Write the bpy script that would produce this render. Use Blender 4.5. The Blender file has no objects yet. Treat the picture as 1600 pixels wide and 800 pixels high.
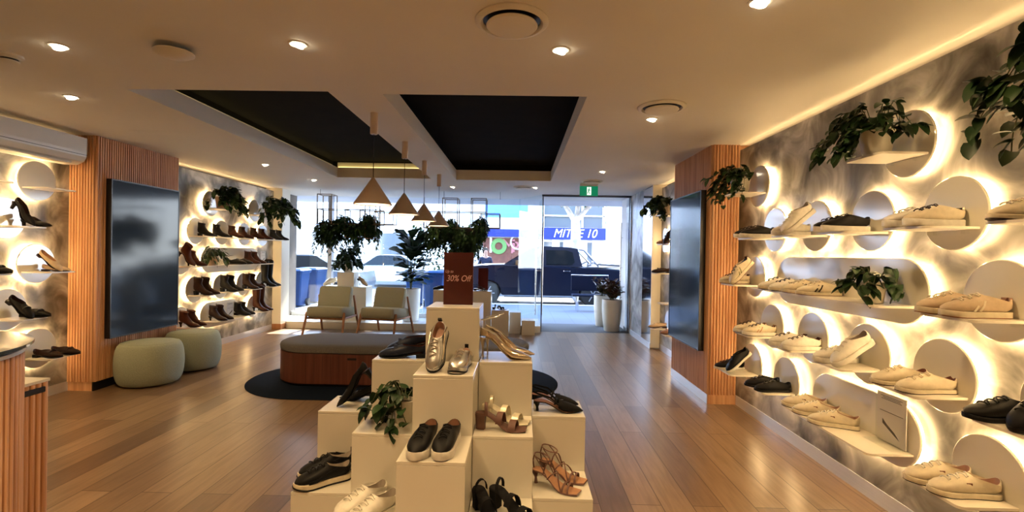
import bpy, bmesh, math, random
from mathutils import Vector, Matrix
sc = bpy.context.scene
COL = sc.collection
PI = math.pi
R = math.radians
# ------------------------------------------------------------------ camera, world, sun, exposure
EYE = 1.45
FPX = 760.0                                   # focal length in pixels of the 1600 x 800 frame
def cam_axes():
    roll = 0.0175
    Y = Vector(((812 - 800) / FPX, -(396 - 400) / FPX, 1)).normalized()
    U = Vector((math.sin(roll), math.cos(roll), 0)); U = (U - U.dot(Y) * Y).normalized()
    X = U.cross(Y)
    return Matrix((X, Y, U))                  # rows: world axes seen from the camera (right, up, forward)
CM = cam_axes()
def at(px, py, z=0.0):                        # where the line of sight of a pixel meets height z
    r = CM @ Vector(((px - 800) / FPX, -(py - 400) / FPX, 1.0)); t = (z - EYE) / r[2]
    return Vector((r[0] * t, r[1] * t, z))
def atY(px, py, y):
    r = CM @ Vector(((px - 800) / FPX, -(py - 400) / FPX, 1.0)); t = y / r[1]
    return Vector((r[0] * t, y, EYE + r[2] * t))
cd = bpy.data.cameras.new('camera'); cam = bpy.data.objects.new('camera', cd); COL.objects.link(cam)
cd.sensor_width = 36; cd.lens = FPX / 1600 * 36; cd.clip_start = 0.05; cd.clip_end = 300
mw = Matrix.Identity(4)
for i in range(3):
    mw[i][0] = CM[i][0]; mw[i][1] = CM[i][1]; mw[i][2] = -CM[i][2]
mw[2][3] = EYE
cam.matrix_world = mw
sc.camera = cam
sc.view_settings.view_transform = 'Standard'; sc.view_settings.look = 'None'
sc.view_settings.exposure = 0.62; sc.view_settings.gamma = 1.0; sc.view_settings.use_curve_mapping = False
try:
    sc.cycles.use_denoising = True; sc.cycles.max_bounces = 8; sc.cycles.sample_clamp_indirect = 4.0
    sc.cycles.transparent_max_bounces = 12
    sc.cycles.caustics_reflective = False; sc.cycles.caustics_refractive = False
except Exception: pass
SKY = 10.5; SUN = 34.0; DOWN = 16.5; HALO = 29.0; WARM = (1.0, 0.66, 0.31)
w = bpy.data.worlds.new('sky'); sc.world = w; w.use_nodes = True
nt = w.node_tree; nt.nodes.clear()
bg = nt.nodes.new('ShaderNodeBackground'); wo = nt.nodes.new('ShaderNodeOutputWorld')
tc = nt.nodes.new('ShaderNodeTexCoord'); sx = nt.nodes.new('ShaderNodeSeparateXYZ'); rp = nt.nodes.new('ShaderNodeValToRGB')
nt.links.new(tc.outputs['Generated'], sx.inputs[0]); nt.links.new(sx.outputs['Z'], rp.inputs[0])
rp.color_ramp.elements[0].position = 0.0; rp.color_ramp.elements[0].color = (0.95, 0.97, 1.0, 1)
rp.color_ramp.elements[1].position = 0.6; rp.color_ramp.elements[1].color = (0.36, 0.58, 1.0, 1)
nt.links.new(rp.outputs[0], bg.inputs[0]); bg.inputs[1].default_value = SKY; nt.links.new(bg.outputs[0], wo.inputs[0])
sl = bpy.data.lights.new('sun', 'SUN'); sl.energy = SUN; sl.angle = R(0.6); sl.color = (1.0, 0.95, 0.86)
so = bpy.data.objects.new('sun', sl); COL.objects.link(so)
so.rotation_euler = Vector((-0.05, -0.90, -0.81)).to_track_quat('-Z', 'Y').to_euler()

# ------------------------------------------------------------------ materials
def mat(name, col, rough=0.5, metal=0.0, spec=0.5, emit=None, es=0.0, coat=0.0, trans=0.0):
    m = bpy.data.materials.new(name); m.use_nodes = True
    b = m.node_tree.nodes['Principled BSDF']
    b.inputs['Base Color'].default_value = (*col, 1); b.inputs['Roughness'].default_value = rough
    b.inputs['Metallic'].default_value = metal; b.inputs['Specular IOR Level'].default_value = spec
    if emit: b.inputs['Emission Color'].default_value = (*emit, 1); b.inputs['Emission Strength'].default_value = es
    if coat: b.inputs['Coat Weight'].default_value = coat; b.inputs['Coat Roughness'].default_value = 0.08
    return m
def N(m, t, **kw):
    n = m.node_tree.nodes.new(t)
    for k, v in kw.items(): setattr(n, k, v)
    return n
def Lk(m, a, b): m.node_tree.links.new(a, b)
def noisy(name, cols, scale=3, rough=0.5, detail=6, dist=0.0, stretch=(1, 1, 1), bump=0.0, metal=0.0, coat=0.0, pos=None, spec=0.5):
    """colours run along a noise field in object space"""
    m = mat(name, cols[0], rough, metal, spec, coat=coat); b = m.node_tree.nodes['Principled BSDF']
    t = N(m, 'ShaderNodeTexCoord'); mp = N(m, 'ShaderNodeMapping'); mp.inputs['Scale'].default_value = stretch
    nz = N(m, 'ShaderNodeTexNoise'); nz.inputs['Scale'].default_value = scale; nz.inputs['Detail'].default_value = detail
    nz.inputs['Distortion'].default_value = dist
    rmp = N(m, 'ShaderNodeValToRGB'); e = rmp.color_ramp.elements
    pos = pos or [0.3 + 0.4 * i / (len(cols) - 1) for i in range(len(cols))]
    e[0].position = pos[0]; e[0].color = (*cols[0], 1); e[1].position = pos[-1]; e[1].color = (*cols[-1], 1)
    for i in range(1, len(cols) - 1):
        x = e.new(pos[i]); x.color = (*cols[i], 1)
    Lk(m, t.outputs['Object'], mp.inputs[0]); Lk(m, mp.outputs[0], nz.inputs[0]); Lk(m, nz.outputs[0], rmp.inputs[0]); Lk(m, rmp.outputs[0], b.inputs['Base Color'])
    if bump:
        bp = N(m, 'ShaderNodeBump'); bp.inputs['Strength'].default_value = bump; bp.inputs['Distance'].default_value = 0.01
        Lk(m, nz.outputs[0], bp.inputs['Height']); Lk(m, bp.outputs[0], b.inputs['Normal'])
    return m
def glassy(name, tint=(0.93, 0.96, 0.97), refl=0.08, rough=0.0):
    m = bpy.data.materials.new(name); m.use_nodes = True; m.node_tree.nodes.clear()
    o = N(m, 'ShaderNodeOutputMaterial'); mx = N(m, 'ShaderNodeMixShader'); tr = N(m, 'ShaderNodeBsdfTransparent'); gl = N(m, 'ShaderNodeBsdfGlossy')
    tr.inputs[0].default_value = (*tint, 1); gl.inputs['Roughness'].default_value = rough
    lw = N(m, 'ShaderNodeLayerWeight'); lw.inputs[0].default_value = 0.5
    pw = N(m, 'ShaderNodeMath', operation='POWER'); pw.inputs[1].default_value = 4.0; ma = N(m, 'ShaderNodeMath', operation='MULTIPLY_ADD'); ma.inputs[1].default_value = .28; ma.inputs[2].default_value = refl * .5
    Lk(m, lw.outputs['Facing'], pw.inputs[0]); Lk(m, pw.outputs[0], ma.inputs[0]); Lk(m, ma.outputs[0], mx.inputs[0])
    Lk(m, tr.outputs[0], mx.inputs[1]); Lk(m, gl.outputs[0], mx.inputs[2]); Lk(m, mx.outputs[0], o.inputs[0])
    return m
def plank_mat():
    m = mat('oak_floor', (0.4, 0.24, 0.12), 0.34); b = m.node_tree.nodes['Principled BSDF']
    t = N(m, 'ShaderNodeTexCoord'); mp = N(m, 'ShaderNodeMapping'); mp.inputs['Rotation'].default_value = (0, 0, PI / 2)
    mp.inputs['Location'].default_value = (0.3, 0.05, 0)
    br = N(m, 'ShaderNodeTexBrick'); br.offset = 0.37; br.offset_frequency = 2
    br.inputs['Scale'].default_value = 1; br.inputs['Mortar Size'].default_value = 0.0032; br.inputs['Mortar Smooth'].default_value = 0.3
    br.inputs['Bias'].default_value = 0; br.inputs['Brick Width'].default_value = 1.85; br.inputs['Row Height'].default_value = 0.18
    br.inputs['Color1'].default_value = (0, 0, 0, 1); br.inputs['Color2'].default_value = (1, 1, 1, 1); br.inputs['Mortar'].default_value = (0.5, 0.5, 0.5, 1)
    rmp = N(m, 'ShaderNodeValToRGB'); e = rmp.color_ramp.elements
    e[0].position = 0.05; e[0].color = (0.16, 0.104, 0.066, 1); e[1].position = 0.95; e[1].color = (0.31, 0.215, 0.137, 1)
    x = e.new(0.5); x.color = (0.24, 0.16, 0.10, 1)
    nz = N(m, 'ShaderNodeTexNoise'); nz.inputs['Scale'].default_value = 6; nz.inputs['Detail'].default_value = 8; nz.inputs['Distortion'].default_value = 0.6
    mp2 = N(m, 'ShaderNodeMapping'); mp2.inputs['Scale'].default_value = (5.5, 0.5, 1)
    mx = N(m, 'ShaderNodeMix', data_type='RGBA', blend_type='MULTIPLY'); mx.inputs[0].default_value = 0.6
    r2 = N(m, 'ShaderNodeValToRGB'); r2.color_ramp.elements[0].position = 0.32; r2.color_ramp.elements[0].color = (0.62, 0.58, 0.52, 1)
    r2.color_ramp.elements[1].position = 0.62; r2.color_ramp.elements[1].color = (1.1, 1.08, 1.05, 1)
    mm = N(m, 'ShaderNodeMix', data_type='RGBA'); mm.inputs['B'].default_value = (0.07, 0.04, 0.02, 1)
    Lk(m, t.outputs['Object'], mp.inputs[0]); Lk(m, mp.outputs[0], br.inputs[0]); Lk(m, br.outputs['Color'], rmp.inputs[0])
    Lk(m, t.outputs['Object'], mp2.inputs[0]); Lk(m, mp2.outputs[0], nz.inputs[0]); Lk(m, nz.outputs[0], r2.inputs[0])
    Lk(m, rmp.outputs[0], mx.inputs['A']); Lk(m, r2.outputs[0], mx.inputs['B']); Lk(m, mx.outputs['Result'], mm.inputs['A'])
    Lk(m, br.outputs['Fac'], mm.inputs[0]); Lk(m, mm.outputs['Result'], b.inputs['Base Color'])
    rr = N(m, 'ShaderNodeMapRange'); rr.inputs['To Min'].default_value = 0.26; rr.inputs['To Max'].default_value = 0.34
    Lk(m, nz.outputs[0], rr.inputs[0]); Lk(m, rr.outputs[0], b.inputs['Roughness'])
    return m
def tile_mat(name, c, grout, bw, rh, rough=0.5):
    m = mat(name, c, rough); b = m.node_tree.nodes['Principled BSDF']
    t = N(m, 'ShaderNodeTexCoord'); br = N(m, 'ShaderNodeTexBrick'); br.offset = 0.0
    br.inputs['Scale'].default_value = 1; br.inputs['Mortar Size'].default_value = 0.004; br.inputs['Brick Width'].default_value = bw; br.inputs['Row Height'].default_value = rh
    br.inputs['Color1'].default_value = (*c, 1); br.inputs['Color2'].default_value = (*[v * 0.93 for v in c], 1); br.inputs['Mortar'].default_value = (*grout, 1)
    Lk(m, t.outputs['Object'], br.inputs[0]); Lk(m, br.outputs['Color'], b.inputs['Base Color'])
    return m
M = {}
M['floor'] = plank_mat()
M['ceil'] = noisy('ceiling_paint', [(0.78, 0.74, 0.65), (0.82, 0.78, 0.69)], 1.2, 0.7)
M['black'] = noisy('recess_black', [(0.009, 0.009, 0.009), (0.013, 0.012, 0.011)], 4, 0.9, spec=0.05)
M['plaster'] = noisy('polished_plaster', [(0.06, 0.055, 0.05), (0.15, 0.14, 0.125), (0.30, 0.285, 0.26), (0.60, 0.58, 0.55)], 3.0, 0.34, 5, 0.9, (1, 1.0, 1.0), 0.06, spec=0.4, pos=[0.34, 0.45, 0.55, 0.68])
M['cream'] = noisy('cream_lacquer', [(0.74, 0.70, 0.60), (0.78, 0.74, 0.64)], 2, 0.28, spec=0.5)
M['greywall'] = noisy('grey_backing', [(0.10, 0.09, 0.08), (0.14, 0.125, 0.11)], 3, 0.8)
M['disc'] = noisy('disc_gloss', [(0.80, 0.78, 0.69), (0.86, 0.83, 0.74)], 2, 0.10, coat=1.0)
M['shelf'] = noisy('shelf_lacquer', [(0.80, 0.75, 0.63), (0.84, 0.79, 0.68)], 2, 0.25)
M['plinth'] = noisy('plinth_laminate', [(0.70, 0.67, 0.59), (0.74, 0.71, 0.63)], 3, 0.22, coat=0.3)
M['timber'] = noisy('blackbutt_batten', [(0.44, 0.21, 0.10), (0.62, 0.33, 0.165), (0.74, 0.44, 0.24)], 3, 0.42, 8, 0.3, (9, 9, 0.35))
M['darktimber'] = noisy('jarrah_panel', [(0.10, 0.030, 0.020), (0.15, 0.047, 0.03), (0.19, 0.065, 0.04)], 3, 0.4, 8, 0.3, (7, 7, 0.3))
M['chairwood'] = noisy('chair_timber', [(0.28, 0.12, 0.05), (0.40, 0.19, 0.085)], 4, 0.42, 6, 0.3, (6, 6, 0.5))
M['sage'] = noisy('sage_fabric', [(0.31, 0.32, 0.25), (0.37, 0.38, 0.30)], 160, 0.92, 3, bump=0.25)
M['sage2'] = noisy('sage_boucle', [(0.29, 0.32, 0.24), (0.36, 0.39, 0.30)], 140, 0.95, 3, bump=0.3)
M['greyfab'] = noisy('grey_fabric', [(0.13, 0.125, 0.12), (0.19, 0.185, 0.18)], 120, 0.93, 3, bump=0.25)
M['rug'] = noisy('rug_navy', [(0.005, 0.009, 0.018), (0.012, 0.018, 0.034)], 200, 0.95, 3, bump=0.3, spec=0.05)
M['alu'] = noisy('metal_skirting', [(0.74, 0.79, 0.9), (0.8, 0.85, 0.95)], 8, 0.2, 4, 0, (1, 0.3, 12), coat=1.0)
M['steel'] = mat('satin_steel', (0.62, 0.60, 0.56), 0.25, 1.0)
M['darksteel'] = mat('dark_frame', (0.10, 0.11, 0.13), 0.4, 0.6)
M['mullion'] = mat('mullion_grey', (0.30, 0.32, 0.36), 0.4, 0.5)
M['bronze'] = mat('bronze_rod', (0.20, 0.15, 0.09), 0.4, 0.7)
M['screen'] = mat('screen_glass', (0.020, 0.034, 0.060), 0.10, 0.0, 0.22)
M['bezel'] = mat('bezel_black', (0.010, 0.010, 0.012), 0.3)
M['plastic'] = mat('white_plastic', (0.72, 0.70, 0.64), 0.35)
M['glass'] = glassy('window_glass')
M['acrylic'] = glassy('clear_acrylic', (0.97, 0.98, 0.97), 0.03)
M['led'] = mat('led_warm', (1, 1, 1), 0.5, emit=WARM, es=HALO)
M['ledcove'] = mat('led_cove', (1, 1, 1), 0.5, emit=(1.0, 0.64, 0.30), es=9)
M['ledyellow'] = mat('led_yellow', (1, 1, 1), 0.5, emit=(1.0, 0.74, 0.26), es=1.8)
M['lamp'] = mat('lamp_face', (1, 1, 1), 0.5, emit=(1.0, 0.86, 0.62), es=14)
M['penlamp'] = mat('pendant_glow', (1, 1, 1), 0.5, emit=(1.0, 0.62, 0.34), es=2.2)
M['shade'] = noisy('pendant_shade', [(0.62, 0.50, 0.40), (0.66, 0.54, 0.44)], 4, 0.5)
M['pot'] = noisy('cream_ceramic', [(0.66, 0.62, 0.52), (0.72, 0.68, 0.58)], 5, 0.45)
M['peachpot'] = noisy('peach_ceramic', [(0.62, 0.42, 0.30), (0.68, 0.48, 0.36)], 5, 0.5)
M['whitepot'] = noisy('white_pot', [(0.76, 0.76, 0.74), (0.82, 0.82, 0.8)], 5, 0.4)
M['soil'] = noisy('potting_soil', [(0.02, 0.014, 0.008), (0.05, 0.035, 0.02)], 60, 1.0, bump=0.6)
M['leaf'] = noisy('pothos_leaf', [(0.007, 0.020, 0.008), (0.020, 0.050, 0.016), (0.045, 0.095, 0.026)], 7, 0.38, pos=[0.3, 0.55, 0.8], spec=0.25)
M['leaf2'] = noisy('fig_leaf', [(0.008, 0.022, 0.008), (0.022, 0.05, 0.018)], 6, 0.5, spec=0.1)
M['leaf3'] = noisy('fine_leaf', [(0.006, 0.020, 0.007), (0.022, 0.06, 0.016), (0.10, 0.19, 0.04)], 4, 0.5, pos=[0.3, 0.55, 0.82], spec=0.25)
M['leafpurple'] = noisy('burgundy_leaf', [(0.045, 0.018, 0.018), (0.10, 0.05, 0.035), (0.05, 0.08, 0.03)], 8, 0.4, spec=0.25)
M['stem'] = mat('plant_stem', (0.06, 0.07, 0.025), 0.6)
M['bark'] = noisy('pale_bark', [(0.35, 0.33, 0.30), (0.75, 0.73, 0.70)], 4, 0.8, 6)
M['maroon'] = noisy('maroon_card', [(0.070, 0.009, 0.008), (0.080, 0.011, 0.009)], 2, 0.5, spec=0.2)
M['pinkink'] = mat('pale_pink_ink', (0.72, 0.42, 0.40), 0.5)
M['green'] = mat('exit_green', (0.0, 0.20, 0.09), 0.4, emit=(0.0, 0.30, 0.14), es=0.35)
M['exitwhite'] = mat('exit_white', (0.9, 0.95, 0.9), 0.4, emit=(0.85, 1.0, 0.9), es=0.8)
M['paper'] = mat('printed_card', (0.72, 0.66, 0.62), 0.5)
M['ink'] = mat('brown_ink', (0.06, 0.045, 0.04), 0.5)
M['footpath'] = tile_mat('paver_grey', (0.13, 0.14, 0.18), (0.08, 0.085, 0.11), 0.4, 0.4, 0.7)
M['mat'] = noisy('entry_mat', [(0.06, 0.065, 0.075), (0.10, 0.105, 0.115)], 80, 0.95)
M['asphalt'] = noisy('asphalt', [(0.05, 0.05, 0.055), (0.08, 0.08, 0.085)], 30, 0.9)
M['concrete'] = noisy('kerb_concrete', [(0.6, 0.58, 0.55), (0.7, 0.68, 0.64)], 6, 0.85)
M['tilew'] = tile_mat('white_tile', (0.76, 0.76, 0.74), (0.5, 0.5, 0.48), 0.6, 0.6, 0.15)
M['blueplastic'] = noisy('bin_blue', [(0.006, 0.036, 0.125), (0.008, 0.045, 0.15)], 3, 0.6, spec=0.15)
M['sticker'] = mat('bin_sticker', (0.7, 0.72, 0.75), 0.6)
M['red'] = mat('red_print', (0.5, 0.03, 0.03), 0.6)
M['carblue'] = mat('ute_paint', (0.0035, 0.006, 0.018), 0.3, 0.0, 0.3)
M['carwhite'] = mat('car_white', (0.7, 0.72, 0.75), 0.2, 0.0, coat=1.0)
M['cargrey'] = mat('car_grey', (0.16, 0.2, 0.26), 0.2, 0.5, coat=1.0)
M['carglass'] = mat('car_glass', (0.006, 0.008, 0.010), 0.08, 0.0, 0.22)
M['tyre'] = mat('tyre_rubber', (0.015, 0.015, 0.016), 0.8)
M['rim'] = mat('wheel_alloy', (0.55, 0.55, 0.57), 0.3, 1.0)
M['chrome'] = mat('chrome', (0.85, 0.85, 0.87), 0.08, 1.0)
M['mitreblue'] = noisy('sign_blue', [(0.008, 0.02, 0.26), (0.010, 0.026, 0.30)], 2, 0.5)
M['white'] = mat('white_paint', (0.8, 0.8, 0.8), 0.6)
M['render'] = noisy('pale_render', [(0.62, 0.62, 0.62), (0.72, 0.72, 0.72)], 1.5, 0.8)
M['outer'] = noisy('dark_facade', [(0.045, 0.045, 0.05), (0.07, 0.07, 0.075)], 2, 0.8)
M['brick'] = noisy('mural_brown', [(0.09, 0.028, 0.018), (0.15, 0.05, 0.03)], 5, 0.8)
M['limegreen'] = mat('mural_green', (0.10, 0.22, 0.06), 0.7)
M['mauve'] = mat('mural_pink', (0.35, 0.12, 0.13), 0.7)
M['shopglass'] = mat('shop_glass', (0.10, 0.12, 0.14), 0.08, 0.0, 0.8)
M['navybench'] = mat('bench_navy', (0.004, 0.007, 0.025), 0.4, 0.0, 0.2)
M['skin'] = mat('skin', (0.55, 0.33, 0.25), 0.6)
M['navycloth'] = mat('navy_cloth', (0.01, 0.018, 0.05), 0.9)
M['hair'] = mat('hair_brown', (0.05, 0.03, 0.02), 0.7)

# ------------------------------------------------------------------ mesh builder
class MB:
    def __init__(s): s.v = []; s.f = []; s.sm = []
    def add(s, vs, fs, smooth=False, mx=None):
        o = len(s.v)
        s.v += [tuple(mx @ Vector(v)) if mx else tuple(v) for v in vs]
        s.f += [tuple(i + o for i in f) for f in fs]; s.sm += [smooth] * len(fs); return s
    def box(s, x0, x1, y0, y1, z0, z1, mx=None, c=0.0):
        """box; c chamfers the vertical and top edges a little so edges catch light"""
        if c <= 0:
            vs = [(x, y, z) for z in (z0, z1) for (x, y) in ((x0, y0), (x1, y0), (x1, y1), (x0, y1))]
            fs = [(3, 2, 1, 0), (4, 5, 6, 7)] + [(i, (i + 1) % 4, 4 + (i + 1) % 4, 4 + i) for i in range(4)]
            return s.add(vs, fs, False, mx)
        def ring(z, d):
            X0, X1, Y0, Y1 = x0 + d, x1 - d, y0 + d, y1 - d
            return [(X0 + c, Y0, z), (X1 - c, Y0, z), (X1, Y0 + c, z), (X1, Y1 - c, z), (X1 - c, Y1, z), (X0 + c, Y1, z), (X0, Y1 - c, z), (X0, Y0 + c, z)]
        return s.loft([ring(z0, c), ring(z0 + c, 0), ring(z1 - c, 0), ring(z1, c)], True, True, False, mx)
    def loft(s, rings, cap0=True, cap1=True, smooth=True, mx=None, closed=True):
        n = len(rings[0]); vs = [p for r in rings for p in r]; fs = []
        for k in range(len(rings) - 1):
            for i in range(n if closed else n - 1):
                j = (i + 1) % n
                fs.append((k * n + i, k * n + j, (k + 1) * n + j, (k + 1) * n + i))
        if cap0: fs.append(tuple(range(n - 1, -1, -1)))
        if cap1: fs.append(tuple((len(rings) - 1) * n + i for i in range(n)))
        return s.add(vs, fs, smooth, mx)
    def prism(s, pts, z0, z1, mx=None, smooth=False):
        return s.loft([[(x, y, z0) for x, y in pts], [(x, y, z1) for x, y in pts]], True, True, smooth, mx)
    def lathe(s, prof, n=32, mx=None, cx=0, cy=0, cap0=True, cap1=True, smooth=True):
        rings = [[(cx + r * math.cos(2 * PI * i / n), cy + r * math.sin(2 * PI * i / n), z) for i in range(n)] for r, z in prof]
        return s.loft(rings, cap0, cap1, smooth, mx)
    def tube(s, pts, r, n=6, mx=None, cap=True):
        pts = [Vector(p) for p in pts]; rings = []; up = None
        for i, p in enumerate(pts):
            d = (pts[min(i + 1, len(pts) - 1)] - pts[max(i - 1, 0)])
            if d.length < 1e-9: d = Vector((0, 0, 1))
            d.normalize()
            if up is None:
                up = d.orthogonal().normalized()
            up = (up - up.dot(d) * d)
            up = up.normalized() if up.length > 1e-6 else d.orthogonal().normalized()
            sd = d.cross(up); rr = r[i] if isinstance(r, (list, tuple)) else r
            rings.append([tuple(p + rr * (math.cos(2 * PI * k / n) * up + math.sin(2 * PI * k / n) * sd)) for k in range(n)])
        return s.loft(rings, cap, cap, True, mx)
    def bar(s, a, b, w, h=None):
        """square bar between two points"""
        a = Vector(a); b = Vector(b); d = (b - a); L = d.length; q = d.to_track_quat('X', 'Z').to_matrix().to_4x4(); q.translation = a
        h = h or w
        return s.box(0, L, -w / 2, w / 2, -h / 2, h / 2, q)
    def ribbon(s, pts, side, w, t=0.002):
        """flat band along points, `side` is the across direction"""
        pts = [Vector(p) for p in pts]; sd = Vector(side).normalized() * w / 2; rings = []
        for i, p in enumerate(pts):
            d = (pts[min(i + 1, len(pts) - 1)] - pts[max(i - 1, 0)]).normalized(); nn = d.cross(sd).normalized() * t / 2
            rings.append([tuple(p + sd + nn), tuple(p - sd + nn), tuple(p - sd - nn), tuple(p + sd - nn)])
        return s.loft(rings, True, True, True)
    def mesh(s, name):
        me = bpy.data.meshes.new(name); me.from_pydata(s.v, [], s.f); me.update()
        me.polygons.foreach_set('use_smooth', s.sm)
        return me
    def build(s, name, m, parent=None, sharp=True):
        me = s.mesh(name); me.materials.append(m)
        if sharp and any(s.sm):
            bm = bmesh.new(); bm.from_mesh(me)
            bmesh.ops.recalc_face_normals(bm, faces=bm.faces)
            for e in bm.edges:
                if len(e.link_faces) == 2 and e.calc_face_angle(0) > R(42): e.smooth = False
            bm.to_mesh(me); bm.free()
        else:
            bm = bmesh.new(); bm.from_mesh(me); bmesh.ops.recalc_face_normals(bm, faces=bm.faces); bm.to_mesh(me); bm.free()
        o = bpy.data.objects.new(name, me); COL.objects.link(o)
        if parent: o.parent = parent
        return o
def tag(o, label=None, cat=None, group=None, kind=None):
    if label: o['label'] = label
    if cat: o['category'] = cat
    if group: o['group'] = group
    if kind: o['kind'] = kind
    return o
def thing(name, label, cat, loc=(0, 0, 0), rz=0.0, group=None):
    o = bpy.data.objects.new(name, None); o.empty_display_size = 0.05; COL.objects.link(o)
    o.location = loc; o.rotation_euler = (0, 0, rz); tag(o, label, cat, group); return o
def struct(mb, name, m): return tag(mb.build(name, m), kind='structure')
def inst(o, name, parent=None):
    c = o.copy(); c.name = name; COL.objects.link(c)
    if parent: c.parent = parent
    return c
def text(name, body, m, size, loc, rot, parent, shear=0.0, ext=0.0008, align='CENTER', sx=1.0):
    cu = bpy.data.curves.new(name, 'FONT'); cu.body = body; cu.size = size; cu.extrude = ext; cu.shear = shear; cu.align_x = align; cu.align_y = 'CENTER'
    cu.materials.append(m); o = bpy.data.objects.new(name, cu); COL.objects.link(o); o.location = loc; o.rotation_euler = rot; o.scale = (sx, 1, 1)
    dg = bpy.context.evaluated_depsgraph_get(); me = bpy.data.meshes.new_from_object(o.evaluated_get(dg)); bpy.data.objects.remove(o)
    o = bpy.data.objects.new(name, me); COL.objects.link(o); o.location = loc; o.rotation_euler = rot; o.scale = (sx, 1, 1)
    if parent: o.parent = parent
    return o

# ------------------------------------------------------------------ room shell
HC = 2.55
XR, XL1, XL2 = 2.15, -4.50, -4.46
RC = (1.885, 4.82, 5.95); LC = (-4.24, 4.79, 5.95)
YD = 9.05
struct(MB().box(-4.75, 2.45, -2.6, YD, -0.06, 0.0), 'floor', M['floor'])
RR = (-0.98, 0.45, 3.40, 7.36); RL = (-2.77, -1.35, 3.36, 7.30)
c = MB()
xs = [-4.75, RL[0], RL[1], RR[0], RR[1], 2.45]; 
c.box(xs[0], xs[5], -2.6, 3.36, HC, HC + .05); c.box(xs[0], xs[5], 7.36, YD, HC, HC + .05)
c.box(xs[0], xs[1], 3.36, 7.36, HC, HC + .05); c.box(xs[2], xs[3], 3.36, 7.36, HC, HC + .05); c.box(xs[4], xs[5], 3.36, 7.36, HC, HC + .05)
c.box(RR[0], RR[1], 3.36, 3.40, HC, HC + .05); c.box(RL[0], RL[1], 7.30, 7.36, HC, HC + .05)
struct(c, 'ceiling', M['ceil'])
def recess(q, n, led):
    x0, x1, y0, y1 = q; z1 = HC + .15; t = .02; e = .07
    f = MB()
    f.box(x0 - t, x0, y0 - t, y1 + t, HC + .05, z1); f.box(x1, x1 + t, y0 - t, y1 + t, HC + .05, z1)
    f.box(x0, x1, y0 - t, y0, HC + .05, z1); f.box(x0, x1, y1, y1 + t, HC + .05, z1)
    f.box(x0 - e - t, x0 - t, y0 - e, y1 + e, z1 - .02, z1); f.box(x1 + t, x1 + e + t, y0 - e, y1 + e, z1 - .02, z1)
    f.box(x0 - t, x1 + t, y1 + t, y1 + e, z1 - .02, z1); f.box(x0 - t, x1 + t, y0 - e, y0 - t, z1 - .02, z1)
    struct(f, 'trim_%d' % n, M['ceil'])
    g = MB(); a, b, c_, d = x0 - e - t, x1 + e + t, y0 - e, y1 + e; zt = HC + .25
    g.box(a - .02, a, c_, d, z1 - .02, zt); g.box(b, b + .02, c_, d, z1 - .02, zt); g.box(a, b, c_ - .02, c_, z1 - .02, zt)
    g.box(a, b, d, d + .02, z1 - .02, zt); g.box(a - .02, b + .02, c_ - .02, d + .02, zt, zt + .02)
    struct(g, 'ceiling_recess_%d' % n, M['black'])
    if led:
        l = MB(); l.box(a + .02, a + .045, y0, y1, z1 + .001, z1 + .012); l.box(x0, x1, d - .045, d - .02, z1 + .001, z1 + .012)
        tag(l.build('cove_light_strip', M['ledyellow']), 'yellow light strip glowing inside the left ceiling recess', 'light strip')
        struct(MB().box(x0 - .02, x1 + .02, d - .012, d - .001, z1, zt - .015), 'trim_8', M['cream']); struct(MB().box(a + .001, a + .012, y0, y1, z1, z1 + .04), 'trim_10', M['cream'])
recess(RR, 1, False); recess(RL, 2, True)
# walls: outer shell plus the polished plaster panels that stop just short of the ceiling, a light strip in the gap
struct(MB().box(2.27, 2.45, -2.6, YD + .9, 0, HC), 'wall_right', M['greywall'])
struct(MB().box(-4.75, -4.60, -2.6, YD + .9, 0, HC), 'wall_left', M['greywall'])
struct(MB().box(-4.75, 2.45, -2.75, -2.6, 0, HC), 'wall_back', M['cream'])
def panel(n, x, s, y0, y1):
    a, b = sorted((x, x + s * .02)); struct(MB().box(a, b, y0, y1, .09, HC - .05), 'wall_panel_%s' % n, M['plaster'])
    a, b = sorted((x - s * .004, x + s * .012)); struct(MB().box(a, b, y0, y1, 0, .095), 'baseboard_%s' % n, M['alu'])
    a, b = sorted((x + s * .024, x + s * .034)); tag(MB().box(a, b, y0 + .02, y1 - .02, HC - .056, HC - .051).build('cove_light_strip', M['ledcove']),
        {'right': 'warm light strip along the top of the near right wall', 'right_far': 'warm light strip above the right wall niche by the door', 'left': 'warm light strip above the left wall behind the air conditioner', 'left_far': 'warm light strip along the top of the boot wall'}[n], 'light strip', 'cove light strips')
panel('right', XR, 1, -2.55, 4.82); panel('right_far', XR + .04, 1, 5.95, 7.57)
panel('left', XL1, -1, -2.55, 4.79); panel('left_far', XL2, -1, 5.95, 8.72)
# batten columns
def battens(name, pts, m, z0, z1, pitch=.028, dep=.014):
    """a fluted skin running along a plan path"""
    out = []
    for (a, b) in zip(pts[:-1], pts[1:]):
        a = Vector(a); b = Vector(b); L = (b - a).length; d = (b - a) / L; nrm = Vector((d.y, -d.x)); k = max(1, round(L / pitch))
        for i in range(k):
            for u, h in ((0.0, 0), (0.12, dep), (0.30, dep * 1.25), (0.58, dep * 1.25), (0.76, dep), (0.88, 0)):
                out.append(a + d * L * (i + u) / k + nrm * h)
        last = b
    out.append(last)
    mb = MB(); n = len(out)
    mb.add([(p.x, p.y, z0) for p in out] + [(p.x, p.y, z1) for p in out], [(i, i + 1, n + i + 1, n + i) for i in range(n - 1)])
    return mb
cr = battens('', [(2.15, RC[1]), (RC[0] + .014, RC[1])][::1], None, .09, HC)
rcol = MB(); 
rcol.box(RC[0] + .01, 2.27, RC[1] + .012, RC[2], .0, HC)
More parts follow.
